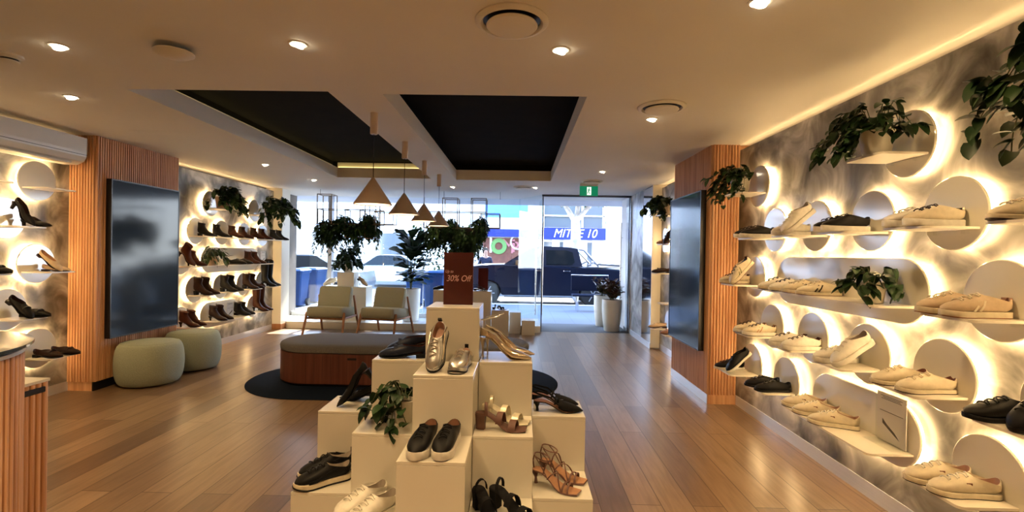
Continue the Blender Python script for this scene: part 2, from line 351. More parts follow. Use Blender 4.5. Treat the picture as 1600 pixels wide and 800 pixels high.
for q in (battens('', [(RC[0], RC[1]), (2.15, RC[1])], None, .09, HC), battens('', [(RC[0], RC[2]), (RC[0], RC[1])], None, .09, HC)):
    rcol.add(q.v, q.f)
struct(rcol, 'wall_column_right', M['timber'])
lcol = MB(); lcol.box(-4.6, LC[0] - .01, LC[1] + .012, LC[2], .0, HC)
for q in (battens('', [(-4.5, LC[1]), (LC[0], LC[1])], None, .09, HC), battens('', [(LC[0], LC[1]), (LC[0], LC[2])], None, .09, HC)):
    lcol.add(q.v, q.f)
struct(lcol, 'wall_column_left', M['timber'])
struct(MB().box(RC[0] - .018, RC[0] + .01, RC[1] - .004, RC[2], 0, .092), 'baseboard_right_column', M['alu'])
struct(MB().box(RC[0] - .014, 2.15, RC[1] - .012, RC[1] + .01, 0, .092), 'trim_3', M['timber'])
struct(MB().box(LC[0] - .012, LC[0] + .004, LC[1] - .004, LC[2], 0, .092), 'baseboard_left_column', M['bezel'])
struct(MB().box(-4.5, LC[0] - .012, LC[1] - .004, LC[1] + .01, 0, .092), 'trim_4', M['timber'])
# slab beside the door, mirror strip, left jamb
struct(MB().box(2.06, 2.27, 7.60, YD, 0, HC), 'wall_slab_right', noisy('slab_stone', [(0.20, 0.20, 0.21), (0.42, 0.42, 0.43), (0.6, 0.6, 0.6)], 2.2, 0.25, 8, 1.5))
struct(MB().box(2.05, 2.27, 7.575, 7.60, 0.02, HC), 'trim_5', M['cream'])
struct(MB().box(2.052, 2.06, 7.60, 8.15, 0.09, HC - .02), 'window_mirror_panel', M['chrome'])
struct(MB().box(2.045, 2.062, 7.60, 8.95, 0, .092), 'baseboard_right_door', M['alu'])
struct(MB().box(-4.62, -4.30, 8.72, 9.02, 0, HC), 'trim_6', M['cream'])
struct(MB().box(-4.62, -4.292, 8.712, 9.0, 0, .1), 'trim_7', M['chairwood'])
# window bay
platform = MB().box(-4.6, .40, 8.90, 9.92, 0.0, .118); struct(platform, 'floor_window_platform', M['cream'])
struct(MB().box(-4.6, .40, 8.905, 9.92, .118, .124), 'floor_window_tiles', M['tilew'])
struct(MB().box(-4.75, 2.45, YD, 9.92, HC, HC + .05), 'ceiling_window_bay', M['ceil'])
struct(MB().box(-7.5, 6.5, 9.92, 11.1, HC, HC + .12), 'ceiling_awning', M['render'])
WB = [(-4.55, -3.87, 1), (-3.79, -1.95, 2), (-1.93, .00, 3)]
for a, b, n in WB:
    struct(MB().box(a, b, 9.80, 9.812, .20, HC), 'window_%d' % n, M['glass'])
fr = MB(); fr.box(-4.6, .0, 9.77, 9.84, .124, .20); struct(fr, 'window_frame_sill', M['render'])
struct(MB().box(-3.87, -3.79, 9.74, 9.86, .2, HC), 'window_frame_mullion', M['mullion'])
struct(MB().box(-1.945, -1.935, 9.79, 9.82, .2, HC), 'window_joint', M['steel'])
rg = Matrix.Translation((.41, 9.07, 0)) @ Matrix.Rotation(math.atan2(.73, -.43), 4, 'Z')
struct(MB().box(0, .85, -.006, .006, .124, HC, rg), 'window_4', M['glass'])
struct(MB().box(-14, 14, 9.0, 9.92, HC + .13, 8.5), 'wall_outer_upper', M['outer'])
struct(MB().box(-14, -4.62, 9.3, 9.92, -.03, HC + .12), 'wall_outer_left', M['outer'])
struct(MB().box(2.46, 14, 9.3, 9.92, -.03, HC + .12), 'wall_outer_right', M['outer'])
struct(MB().box(2.06, 2.46, YD + .05, 9.92, 0, HC), 'wall_entry_right', M['render'])
# door leaves, both standing open to the street
def door(n, hx, rz, side):
    d = thing('door_%d' % n, None, None, (hx, YD + .03, 0), rz); tag(d, kind='structure')
    MB().box(0.0, .82, -.006, .006, .01, 2.50).build('door_glass', M['glass'], d)
    m = MB(); m.box(0, .82, -.015, .015, .005, .07)
    m.build('door_rail', M['steel'], d)
    MB().box(-.006, .006, -.010, .010, 0, 2.52).build('hinge_post', M['darksteel'], d)
    for s in (-1, 1):
        h = MB(); h.tube([(.70, s * .065, .22), (.70, s * .065, 2.1)], .014, 10)
        for z in (.6, 1.2, 1.8): h.tube([(.70, 0, z), (.70, s * .065, z)], .008, 8)
        h.build('door_handle', M['steel'], d)
    return d
door(1, .42, R(92), 1); door(2, 2.03, R(85), -1)
struct(MB().box(.40, 2.06, YD - .02, YD + .03, 2.515, HC), 'trim_9', M['darksteel'])
struct(MB().box(2.045, 2.08, YD - .03, YD + .05, 0, HC), 'door_frame_right', M['steel'])

# ------------------------------------------------------------------ the halo discs and shelves
LEDM = M['led']
def stadium(cy0, cy1, z, r, n=40):
    pts = []
    for i in range(n):
        a = PI / 2 - PI * i / (n - 1); pts.append((cy1 + r * math.cos(a), z + r * math.sin(a)))
    for i in range(n):
        a = -PI / 2 - PI * i / (n - 1); pts.append((cy0 + r * math.cos(a), z + r * math.sin(a)))
    if cy0 == cy1: pts = [(cy0 + r * math.cos(2 * PI * i / 64), z + r * math.sin(2 * PI * i / 64)) for i in range(64)]
    return pts
def halo(x, s, y0, y1, z, label, r=.18):
    """backlit panel standing off a wall whose surface is x; s = +1 when the wall is on the right"""
    d = thing('backlit_panel', label, 'wall disc', (x, (y0 + y1) / 2, z), 0, 'backlit discs on the %s walls' % ('right' if s > 0 else 'left'))
    c0 = (y0 - y1) / 2; c1 = -c0
    o = stadium(c0, c1, 0, r); xi = stadium(c0, c1, 0, r - .004)
    mb = MB(); mb.loft([[(-s * .040, a, b) for a, b in xi], [(-s * .044, a, b) for a, b in o], [(-s * .052, a, b) for a, b in o], [(-s * .055, a, b) for a, b in xi]], True, True, False)
    mb.build('disc', M['disc'], d)
    e0 = stadium(c0, c1, 0, r - .012); e1 = stadium(c0, c1, 0, r - .026)
    MB().loft([[(-s * .036, a, b) for a, b in e0], [(-s * .022, a, b) for a, b in e0], [(-s * .022, a, b) for a, b in e1], [(-s * .036, a, b) for a, b in e1], [(-s * .036, a, b) for a, b in e0]], False, False, False).build('light_ring', LEDM, d)
    h0 = stadium(c0, c1, 0, r - .05)
    MB().loft([[(-s * .002, a, b) for a, b in h0], [(-s * .040, a, b) for a, b in h0]], True, True, False).build('spacer', M['plastic'], d)
    return d
def shelf(x, s, y0, y1, z, label, dep=.30, t=.012):
    d = thing('display_shelf', label, 'shelf', (x - s * .055, (y0 + y1) / 2, z), 0, 'shoe shelves on the %s walls' % ('right' if s > 0 else 'left'))
    L = (y1 - y0) / 2; r = .028; xo = -s * (dep - .055); pts = [(-s * 0, -L), (-s * 0, L)]
    for cx_, cy_, a0 in ((abs(xo) - r, L - r, PI / 2), (abs(xo) - r, -L + r, 0)):
        for k in range(7):
            a = a0 - PI / 2 * k / 6; pts.append((-s * (cx_ + r * math.cos(a)), cy_ + r * math.sin(a)))
    MB().prism(pts, -t, 0).build('shelf_board', M['shelf'], d)
    for k in (-1, 1): MB().box(-.02, .02, k * L * .55 - .012, k * L * .55 + .012, -t - .02, -t).build('bracket', M['acrylic'], d)
    return d
ZP, ZA, ZB, ZCC, ZD = 2.08, 1.68, 1.28, .885, .495
ROWN = {2.04: 'top', ZP: 'top', ZA: 'second', ZB: 'third', ZCC: 'fourth', ZD: 'lowest'}
def ordn(i): return ['first', 'second', 'third', 'fourth', 'fifth', 'sixth', 'seventh'][i]
def wallrow(x, s, z, cs, place, skip=(), sh=True):
    for i, c_ in enumerate(cs):
        a, b = (c_, c_) if not isinstance(c_, tuple) else c_
        kind = 'round' if a == b else 'long pill shaped'
        halo(x, s, a, b, z, '%s backlit panel, %s from near end, %s row, %s' % (kind.replace('long pill shaped', 'long rounded'), ordn(i), ROWN[z], place))
        if sh and i not in skip: shelf(x, s, a - .14, b + .14, z - .07, 'thin cream shelf, %s from near end, %s row, %s' % (ordn(i), ROWN[z], place))
PR = 'near right wall'
wallrow(XR, 1, ZP, [1.58, 2.68, 4.33], PR)
wallrow(XR, 1, ZA, [1.84, 2.39, 2.94, 3.49, 4.04], PR)
wallrow(XR, 1, ZB, [1.58, 2.15, (2.70, 3.81), 4.37], PR)
wallrow(XR, 1, ZCC, [1.88, 2.43, 2.95, 3.50, 4.06], PR)
wallrow(XR, 1, ZD, [2.19, (2.73, 3.30), 3.83, 4.39], PR)
PN = 'niche wall by the door'
XN = XR + .04
wallrow(XN, 1, ZP, [6.72], PN); wallrow(XN, 1, ZA, [6.62, 7.2], PN, (1,)); wallrow(XN, 1, ZB, [6.25, 6.85], PN, (0,))
wallrow(XN, 1, ZCC, [6.55], PN); wallrow(XN, 1, ZD, [6.38, 6.95], PN)
PL = 'left wall by the counter'
wallrow(XL1, -1, 2.04, [3.84, 4.41], PL); wallrow(XL1, -1, ZA, [3.56, 4.13], PL); wallrow(XL1, -1, ZB, [3.84, 4.41], PL)
wallrow(XL1, -1, ZCC, [3.58, 4.15], PL); wallrow(XL1, -1, ZD, [4.43], PL)
PB = 'boot wall'
wallrow(XL2, -1, ZP, [6.86, 8.0], PB); wallrow(XL2, -1, ZA, [6.55, 7.13, 7.71, 8.26], PB, sh=False)
wallrow(XL2, -1, ZB, [6.27, (6.84, 7.97)], PB, sh=False)
wallrow(XL2, -1, ZCC, [6.54, 7.12, 7.70, 8.25], PB); wallrow(XL2, -1, ZD, [6.27, (6.84, 7.42), 8.0], PB)
shelf(XL2, -1, 6.36, 8.70, ZA - .07, 'long thin cream shelf of ankle boots, second row of boot wall')
shelf(XL2, -1, 6.08, 8.24, ZB - .07, 'long thin cream shelf with a pot plant among boots, third row of boot wall')

# ------------------------------------------------------------------ wall screens
def screen(s, x, y0, y1, z0, z1, label):
    d = thing('display_screen', label, 'screen', (x, (y0 + y1) / 2, (z0 + z1) / 2))
    W = (y1 - y0) / 2; H_ = (z1 - z0) / 2; e = .012
    b = MB()
    a0, a1 = sorted((0, -s * .05)); b.box(a0, a1, -W, W, -H_, H_)
    f0, f1 = sorted((-s * .05, -s * .056))
    b.box(f0, f1, -W, W, -H_, -H_ + e); b.box(f0, f1, -W, W, H_ - e, H_); b.box(f0, f1, -W, -W + e, -H_ + e, H_ - e); b.box(f0, f1, W - e, W, -H_ + e, H_ - e)
    b.build('bezel', M['bezel'], d)
    g0, g1 = sorted((-s * .05, -s * .0525)); MB().box(g0, g1, -W + e, W - e, -H_ + e, H_ - e).build('screen_glass', M['screen'], d)
screen(-1, LC[0] + .017, 4.895, 5.885, .505, 2.14, 'tall dark portrait screen on the left timber column')
screen(1, RC[0] - .017, 4.92, 5.91, .50, 2.12, 'tall dark portrait screen on the right timber column')

# ------------------------------------------------------------------ ceiling fittings
def downlight(px, py, n, where, en=1.0, aim=(0, 0)):
    p = at(px, py, HC)
    d = thing('downlight', 'small glowing recessed downlight %s' % where, 'downlight', (p.x, p.y, HC), 0, 'recessed downlights')
    MB().lathe([(.050, 0.0), (.050, -.004), (.040, -.005), (.036, -.001), (.036, 0)], 28, cap0=False, cap1=False).build('trim_ring', M['ceil'], d)
    mx = Matrix.Translation((0, 0, -.004)) @ Matrix.Rotation(R(20) * (1 if aim[0] >= 0 else -1), 4, 'Y')
    MB().lathe([(.001, .004), (.026, .004), (.032, 0), (.032, -.006), (.028, -.009), (.001, -.010)], 24, mx).build('lamp_lens', M['lamp'], d)
    l = bpy.data.lights.new('downlight_beam', 'SPOT'); l.energy = DOWN * en; l.color = WARM; l.spot_size = R(125); l.spot_blend = .8; l.shadow_soft_size = .04
    lo = bpy.data.objects.new('downlight_beam', l); COL.objects.link(lo); lo.location = (p.x + aim[0] * .02, p.y + aim[1] * .02, HC - .03)
    lo.rotation_euler = Vector((aim[0] * .5, aim[1] * .5, -1)).to_track_quat('-Z', 'Y').to_euler()
DL = [(93, 72, 'top left, nearest to the left wall', 2, (-.6, 0)), (112, 151, 'above the left timber column', 3, (-.6, .3)), (465, 69, 'left of the round ceiling vent, above the walkway', 2.2, (.2, .1)),
      (875, 78, 'right of the large round ceiling vent', 2.2, (0, .3)), (1187, 3, 'at the top edge, nearest to the right wall', 2, (.8, 0)), (1018, 186, 'just below the middle sized ceiling vent', 1.5, (.6, 0)),
      (415, 257, 'near the boot wall', 2.4, (-.6, 0)), (491, 281, 'above the left armchair', 1.6, (-.3, 0)), (707, 292, 'between the pendants and the door', .8, (0, 0)),
      (836, 293, 'beside the small vent in front of the door', .8, (0, 0)), (941, 268, 'right of the exit sign', 1.0, (.4, 0))]
for i, (px, py, wh, en, aim) in enumerate(DL): downlight(px, py, i, wh, en, aim)
# unseen fill lamps added around the viewer to brighten surfaces facing it
for k, (x, y, e) in enumerate([(-3.6, .9, 13), (-1.2, .4, 14), (1.0, .3, 16), (-3.0, -1.2, 8), (.3, -1.2, 12), (-.8, 1.7, 6)]):
    l = bpy.data.lights.new('rear_fill', 'SPOT'); l.energy = DOWN * e / 2.6; l.color = WARM; l.spot_size = R(130); l.spot_blend = .8; l.shadow_soft_size = .05
    lo = bpy.data.objects.new('rear_fill', l); COL.objects.link(lo); lo.location = (x, y, HC - .03)
def vent(px, py, r, where):
    p = at(px, py, HC); d = thing('ceiling_vent', 'round white ceiling air vent %s' % where, 'air vent', (p.x, p.y, HC), 0, 'round ceiling vents')
    MB().lathe([(r, 0), (r, -.006), (r * .93, -.016), (r * .84, -.018), (r * .78, -.006), (r * .78, 0)], 48, cap0=False, cap1=False).build('vent_ring', M['ceil'], d)
    MB().lathe([(r * .78, -.0015), (.001, -.0015)], 48, cap0=False).build('vent_throat', M['bezel'], d)
    MB().lathe([(.001, -.018), (r * .68, -.018), (r * .70, -.024), (r * .66, -.032), (.001, -.038)], 48).build('vent_disc', M['ceil'], d)
vent(800, 33, .175, 'large at the top centre'); vent(1034, 167, .175, 'right of the black recess'); vent(817, 292, .16, 'in front of the entrance, small'); vent(925, 283, .16, 'just above the exit sign')
p = at(272, 74, HC); d = thing('ceiling_sensor', 'slim dark rimmed round sensor hanging below the ceiling at left', 'ceiling sensor', (p.x, p.y, HC))
MB().lathe([(.02, 0), (.02, -.022), (.09, -.024), (.095, -.028)], 36).build('mount', M['bezel'], d)
MB().lathe([(.098, -.028), (.098, -.034), (.07, -.050), (.02, -.058), (.001, -.058)], 40, cap0=True).build('cover', M['ceil'], d)
p = at(14, 86, HC); d = thing('smoke_detector', 'small round smoke detector near the top left corner', 'smoke detector', (p.x, p.y, HC))
MB().lathe([(.065, 0), (.065, -.012), (.05, -.02), (.05, -.024)], 32, cap0=True).build('base', M['ceil'], d)
MB().lathe([(.042, -.024), (.042, -.034)], 32).build('mesh_band', M['bezel'], d)
MB().lathe([(.048, -.034), (.044, -.042), (.02, -.048), (.001, -.048)], 32).build('cap', M['ceil'], d)
struct(MB().box(-3.72, -3.12, 4.55, 4.558, HC - .002, HC), 'ceiling_hatch_seam', M['ceil'])
# pendants
for k, (x, y, wh) in enumerate([(-1.18, 3.87, 'nearest and largest of the four'), (-1.17, 4.87, 'second of four from the front'), (-1.17, 5.88, 'third of four from the front'), (-1.16, 6.90, 'farthest of the four')]):
    d = thing('pendant_light', 'beige conical pendant lamp, %s' % wh, 'pendant lamp', (x, y, HC), 0, 'row of cone pendants')
    MB().lathe([(.030, 0), (.030, -.165), (.026, -.17), (.001, -.17)], 24).build('ceiling_cup', M['shade'], d)
    MB().tube([(0, 0, -.17), (0, 0, -.53)], .0035, 6).build('cord', M['bezel'], d)
    MB().lathe([(.008, -.515), (.012, -.52), (.150, -.725), (.150, -.732), (.145, -.732), (.010, -.530)], 48, cap0=True, cap1=False).build('lamp_shade', M['shade'], d)
    MB().lathe([(.001, -.722), (.138, -.722), (.138, -.727), (.001, -.727)], 40).build('diffuser', M['penlamp'], d)
# exit sign
d = thing('exit_sign', 'green hanging exit sign with white running figure above the entrance', 'exit sign', (atY(920, 300, 7.6).x, 7.6, HC))
MB().box(-.142, .142, -.016, .016, -.035, 0).build('housing', M['alu'], d)
MB().box(-.142, .142, -.006, .006, -.185, -.035).build('sign_plate', M['green'], d)
g = MB()
def P2(pts): g.loft([[(x, -.0075, z) for x, z in pts], [(x, -.0062, z) for x, z in pts]], True, True, False)
P2([(-.030, -.172), (.036, -.172), (.036, -.048), (-.030, -.048)])
g.build('door_pictogram', M['exitwhite'], d)
g = MB()
def P3(pts): g.loft([[(x, -.0092, z) for x, z in pts], [(x, -.0078, z) for x, z in pts]], True, True, False)
P3([(.002 + .010 * math.cos(a * PI / 6), -.066 + .010 * math.sin(a * PI / 6)) for a in range(12)])
P3([(-.012, -.118), (.002, -.124), (.012, -.082), (-.004, -.078)]); P3([(.006, -.084), (.030, -.100), (.028, -.108), (.004, -.096)])
P3([(-.004, -.082), (-.026, -.096), (-.024, -.104), (-.004, -.094)]); P3([(-.012, -.114), (.000, -.120), (.018, -.142), (.012, -.166), (.004, -.164), (.008, -.144)])
P3([(-.012, -.114), (-.002, -.120), (-.014, -.146), (-.032, -.150), (-.032, -.142), (-.020, -.138)])
g.build('running_figure', M['green'], d)
# air conditioner
d = thing('air_conditioner', 'long white wall mounted air conditioner at the upper left', 'air conditioner', (XL1, 3.7, 2.245))
prof = [(.0, .0), (.14, .0), (.20, .03), (.225, .075), (.23, .12), (.23, .26), (.0, .26)]
MB().loft([[(x, y, z) for x, z in prof] for y in (-1.06, 1.02)] + [[(x * .9, 1.05, .015 + z * .93) for x, z in prof]], True, True, False).build('casing', M['plastic'], d)
MB().box(.07, .19, -1.0, .90, -.001, .012, Matrix.Translation((0, 0, 0)) @ Matrix.Rotation(0, 4, 'Y')).build('air_flap', M['cream'], d)
MB().box(.199, .2315, -1.0, 1.03, .092, .0955).build('panel_seam', M['bezel'], d)

# ------------------------------------------------------------------ furniture
def capsule(L, r, n=24, bev=0.0, z=0.0):      # stadium outline along x, centre at 0
    pts = []
    for i in range(n): a = -PI / 2 + PI * i / (n - 1); pts.append((L / 2 - r + (r - bev) * math.cos(a), (r - bev) * math.sin(a), z))
    for i in range(n): a = PI / 2 + PI * i / (n - 1); pts.append((-(L / 2 - r) + (r - bev) * math.cos(a), (r - bev) * math.sin(a), z))
    return pts
rug = MB().loft([capsule(3.42, .80, 40, 0, 0.0), capsule(3.42, .80, 40, 0, .006), capsule(3.42, .80, 40, .006, .010)], True, True).build('rug', M['rug'])
rug.location = (-1.26, 5.45, .0005); tag(rug, 'dark navy rug with round ends under the long bench', 'rug')
d = thing('bench', 'long round ended timber bench with grey cushioned top on the navy rug', 'bench', (-1.27, 5.50, .0115))
BL, BR = 2.78, .43
MB().loft([capsule(BL, BR, 24, .03, 0), capsule(BL, BR, 24, .03, .03)], True, True).build('plinth_base', M['bezel'], d)
b = MB(); rings = [capsule(BL, BR, 40, 0, .03), capsule(BL, BR, 40, 0, .345)]; b.loft(rings, True, True)
b.build('bench_body', M['darktimber'], d)
g = MB(); 
for k in range(-11, 12): g.box(k * .087 - .0012, k * .087 + .0012, -BR - .0008, -BR + .001, .035, .343)
g.build('panel_grooves', M['bezel'], d)
MB().loft([capsule(BL, BR, 32, .01, .347), capsule(BL, BR + .006, 32, 0, .358), capsule(BL + .012, BR + .006, 32, 0, .395), capsule(BL, BR, 32, .005, .418), capsule(BL, BR, 32, .03, .430), capsule(BL, BR, 32, .10, .434)], True, True).build('cushion', M['greyfab'], d)
MB().box(-.47 - .048, -.47 + .048, -BR - .003, -BR + .002, .285, .309, c=.001).build('handle_slot', M['bezel'], d)
def ottoman(x, y, r, h, label):
    d = thing('ottoman', label, 'ottoman', (x, y, 0), 0, 'sage ottomans by the left column')
    p = [(r * .60, 0), (r * .78, .012)]
    for i in range(13):
        a = -PI / 2 * .82 + PI * .82 * i / 12; p.append((r * (.76 + .24 * math.cos(a) ** .8), h * .5 + h * .46 * math.sin(a) / math.sin(PI / 2 * .82)))
    p += [(r * .6, h * .99), (r * .3, h * 1.0), (.001, h)]
    MB().lathe(p, 48).build('upholstery', M['sage2'], d)
    MB().lathe([(r * .80, h * .955), (r * .815, h * .965), (r * .80, h * .975)], 48, cap0=False, cap1=False).build('piping', M['sage2'], d)
ottoman(-3.93, 5.13, .31, .455, 'round sage green ottoman, the nearer of two below the left screen')
ottoman(-3.92, 5.80, .30, .455, 'round sage green ottoman, the farther of two below the left screen')
def chair(x, y, rz, label):
    d = thing('armchair', label, 'chair', (x, y, 0), rz, 'sage lounge chairs facing the shop')
    # local: front is -y
    def cushion(w, dd, t, name, mx):
        mb = MB(); rs = []
        def rr(z, i, rad=.05):
            pts = []; a0 = w / 2 - i; b0 = dd / 2 - i
            for cx_, cy_, s in ((a0 - rad, b0 - rad, 0), (-a0 + rad, b0 - rad, 1), (-a0 + rad, -b0 + rad, 2), (a0 - rad, -b0 + rad, 3)):
                for k in range(6): a = PI / 2 * (s + k / 5); pts.append((cx_ + rad * math.cos(a), cy_ + rad * math.sin(a), z))
            return pts
        mb.loft([rr(0, .035), rr(t * .12, .008), rr(t * .4, 0), rr(t * .75, .0), rr(t * .93, .012), rr(t, .05)], True, True, True, mx)
        return mb.build(name, M['sage'], d)
    cushion(.62, .60, .185, 'seat_cushion', Matrix.Translation((0, -.03, .295)) @ Matrix.Rotation(R(-5), 4, 'X'))
    cushion(.58, .40, .12, 'back_cushion', Matrix.Translation((0, .20, .60)) @ Matrix.Rotation(R(74), 4, 'X'))
    for s in (-1, 1):
        MB().tube([(s * .345, -.36, 0), (s * .325, -.25, .36), (s * .322, -.24, .40)], [.017, .024, .020], 10).build('leg', M['chairwood'], d)
        MB().tube([(s * .345, .38, 0), (s * .328, .26, .36), (s * .315, .18, .66)], [.017, .024, .016], 10).build('leg', M['chairwood'], d)
        MB().box(s * .325 - .014, s * .325 + .014, -.26, .27, .285, .315, c=.004).build('side_rail', M['chairwood'], d)
    MB().box(-.325, .325, -.255, -.23, .28, .315, c=.004).build('front_rail', M['chairwood'], d)
    MB().box(-.325, .325, .24, .265, .28, .315, c=.004).build('rear_rail', M['chairwood'], d)
chair(-3.24, 8.38, R(-3), 'sage green lounge chair with timber legs, left of the two by the window')
chair(-2.30, 8.38, R(-14), 'sage green lounge chair with timber legs, right of the two by the window')
# counter in the left foreground
d = thing('sales_counter', 'fluted timber sales counter with rounded end and dark glass top at the left edge', 'counter', (-2.60, 1.75, 0))
def counter_outline(r, back=-.62):
    return [(r, -.95)] + [(r * math.cos(PI / 2 * k / 22), r * math.sin(PI / 2 * k / 22)) for k in range(23)] + [(back, r)]
ol = counter_outline(.535)
q = battens('', ol, None, .0, .985, .030, .016); core = MB(); core.add(q.v, q.f); core.prism([(x, y) for x, y in counter_outline(.53)] + [(-.62, -.95)], .01, .98); core.build('counter_body', M['timber'], d)
MB().prism(counter_outline(.56) + [(-.62, -.95)], .985, 1.0).build('counter_deck', M['cream'], d)
MB().prism(counter_outline(.585) + [(-.62, -.95)], 1.016, 1.028).build('glass_top', mat('smoked_glass', (.02, .028, .025), .03, 0, .9, coat=1), d)
MB().prism(counter_outline(.50) + [(-.60, -.93)], 1.0, 1.016).build('glass_spacer', M['bezel'], d)
d = thing('side_cabinet', 'low fluted timber cabinet with a dark slot behind the sales counter', 'cabinet', (-2.815, 2.42, 0))
ol = [(.30, -.095), (.335, -.06), (.335, .10), (-.5, .10)]
q = battens('', ol, None, .0, .735, .030, .012); core = MB(); core.add(q.v, q.f); core.prism(ol + [(-.5, -.09)], .01, .733); core.build('cabinet_body', M['timber'], d)
MB().prism([(.305, -.10), (.345, -.065), (.345, .11), (-.5, .11), (-.5, -.09)], .735, .75).build('cabinet_top', M['cream'], d)
MB().box(.30, .353, -.04, .08, .685, .715, c=.003).build('slot', M['bezel'], d)

# ------------------------------------------------------------------ plinths
W = .29; GX = [-1.08, -.79, -.50, -.21, .08]; GY = [2.01, 2.31, 2.615]
def plinth(x, y, w_, dd, h, label, z0=0.0, grp='white display plinths in the middle of the shop'):
    d = thing('display_plinth', label, 'plinth', (x + w_ / 2, y + dd / 2, z0), 0, grp)
    MB().box(-w_ / 2, w_ / 2, -dd / 2, dd / 2, .0, h - .016, c=.0015).build('plinth_body', M['plinth'], d)
    MB().box(-w_ / 2, w_ / 2, -dd / 2, dd / 2, h - .0155, h, c=.002).build('plinth_top', M['plinth'], d)
LV = [0, .287, .577, .862, 1.152]
PL_ = [(2, 2, 4, 'tallest cream plinth carrying the maroon sale sign'), (2, 1, 3, 'cream plinth carrying the silver running shoes'), (2, 0, 2, 'front cream plinth carrying the black slip on sneakers'),
       (1, 2, 3, 'cream plinth carrying the dark penny loafers'), (1, 1, 2, 'cream plinth carrying the trailing pot plant'), (1, 0, 1, 'low cream plinth carrying the white sneakers at the bottom edge'),
       (0, 2, 2, 'cream plinth carrying the tilted black heels left of the pot plant'), (0, 1, 1, 'low cream plinth carrying the black trainers at lower left'),
       (3, 2, 3, 'cream plinth carrying the gold ankle strap heels'), (3, 1, 2, 'cream plinth carrying the mauve block heel sandals'), (3, 0, 1, 'low cream plinth carrying the black block heel sandals'),
       (4, 2, 2, 'cream plinth carrying the black slingback heels'), (4, 1, 1, 'low cream plinth carrying the tan strappy sandals')]
for i, j, l, lab in PL_: plinth(GX[i] + .001, GY[j] + .001, W - .002, (GY[j + 1] - GY[j] if j < 2 else .29) - .002, LV[l], lab)
# sale sign
d = thing('sale_sign', 'maroon sale sign reading 30% Off on the tallest plinth', 'sign', (-.345, 2.76, LV[4] + .001), R(-1))
MB().box(-.084, .084, -.005, .005, 0, .296, c=.001).build('sign_card', M['maroon'], d)
MB().box(-.086, .086, -.009, -.0055, 0, .299).build('sign_sleeve', M['acrylic'], d)
text('lettering', 'Up to', M['pinkink'], .024, (-.052, -.0096, .188), (PI / 2, 0, 0), d, .25, sx=.8)
text('lettering', '30% Off', M['pinkink'], .049, (0.0, -.0096, .148), (PI / 2, 0, 0), d, .22, sx=.86)

# ------------------------------------------------------------------ shoes
def lift(x, L, H):
    u = x / L
    if u <= .18: return H
    if u >= .70: return 0.0
    t = (u - .18) / .52; return H * (1 - (3 * t * t - 2 * t ** 3))
def ringpts(P, Q, w, n=20, dip=0.0, fl=.6, L=.27, H=0.0):
    out = []
    for k in range(n):
        t = 2 * PI * k / n; u = -math.cos(t); u = -(abs(u) ** fl) if u < 0 else u ** .9
        s = math.sin(t); y = w * (1 if s >= 0 else -1) * abs(s) ** .85
        x = (P[0] + Q[0]) / 2 + (Q[0] - P[0]) / 2 * u; z = (P[1] + Q[1]) / 2 + (Q[1] - P[1]) / 2 * u
        out.append((x, y, z - dip * s * s + lift(x, L, H)))
    return out
HW = {'round': [(0, .012), (.015, .020), (.05, .029), (.12, .033), (.25, .032), (.4, .032), (.55, .039), (.68, .046), (.8, .045), (.9, .036), (.96, .024), (.99, .012), (1, .006)],
      'point': [(0, .010), (.015, .017), (.05, .025), (.12, .029), (.25, .026), (.4, .027), (.55, .035), (.66, .040), (.78, .034), (.9, .019), (.97, .008), (1, .003)],
      'square': [(0, .010), (.015, .018), (.05, .026), (.12, .029), (.25, .026), (.4, .027), (.55, .036), (.68, .042), (.8, .041), (.9, .036), (.97, .031), (1, .029)]}
def hw(u, shape):
    T = HW[shape]
    for (a, x), (b, y) in zip(T[:-1], T[1:]):
        if u <= b: return x + (y - x) * (u - a) / (b - a)
    return T[-1][1]
def sole(L, t, shape, H=0.0, grow=0.0, z0=0.0, spring=.006, u0=0.0, u1=1.0):
    us = [u0 + (u1 - u0) * v for v in (0, .012, .04, .09, .16, .25, .35, .45, .55, .63, .71, .79, .86, .92, .96, .985, 1)]
    rings = []
    for u in us:
        x = u * L; wd = hw(u, shape) + grow; zb = z0 + lift(x, L, H) + spring * max(0, (u - .72) / .28) ** 2; b_ = min(.003, t * .3)
        rings.append([(x, -wd + b_, zb), (x, wd - b_, zb), (x, wd, zb + b_), (x, wd, zb + t - b_), (x, wd - b_, zb + t), (x, -wd + b_, zb + t), (x, -wd, zb + t - b_), (x, -wd, zb + b_)])
    return MB().loft(rings, True, True, True)
def rings_of(rs, L, H, n=20, dip=0, fl=.6):
    out = []
    for k, r in enumerate(rs): out.append(ringpts(r[:2], r[2:4], r[4], n, dip * (r[5] if len(r) > 5 else (1 if k == len(rs) - 1 else 0)), fl, L, H))
    return out
def upper_and_lining(rs, L, H, dip, depth):
    rg = rings_of(rs, L, H, 20, dip)
    up = MB().loft(rg, True, False)
    last = rg[-1]; cx = sum(p[0] for p in last) / 20; cy = 0
    ins = [(cx + (p[0] - cx) * .93, p[1] * .88, p[2] + .001) for p in last]
    low = [(cx + (p[0] - cx) * .86, p[1] * .82, p[2] - depth * .5) for p in last]
    low2 = [(cx + (p[0] - cx) * .75, p[1] * .75, p[2] - depth) for p in last]
    up.loft([last, ins], False, False)
    ln = MB().loft([ins, low, low2], False, True)
    return up, ln
def lace_arc(mb, x, z, w_, r=.0022, dx=.0, H=0, L=.27):
    zz = z + lift(x, L, H)
    mb.tube([(x - dx, -w_, zz - .006), (x - dx / 2, -w_ * .5, zz + .001), (x, 0, zz + .003), (x + dx / 2, w_ * .5, zz + .001), (x + dx, w_, zz - .006)], r, 5)
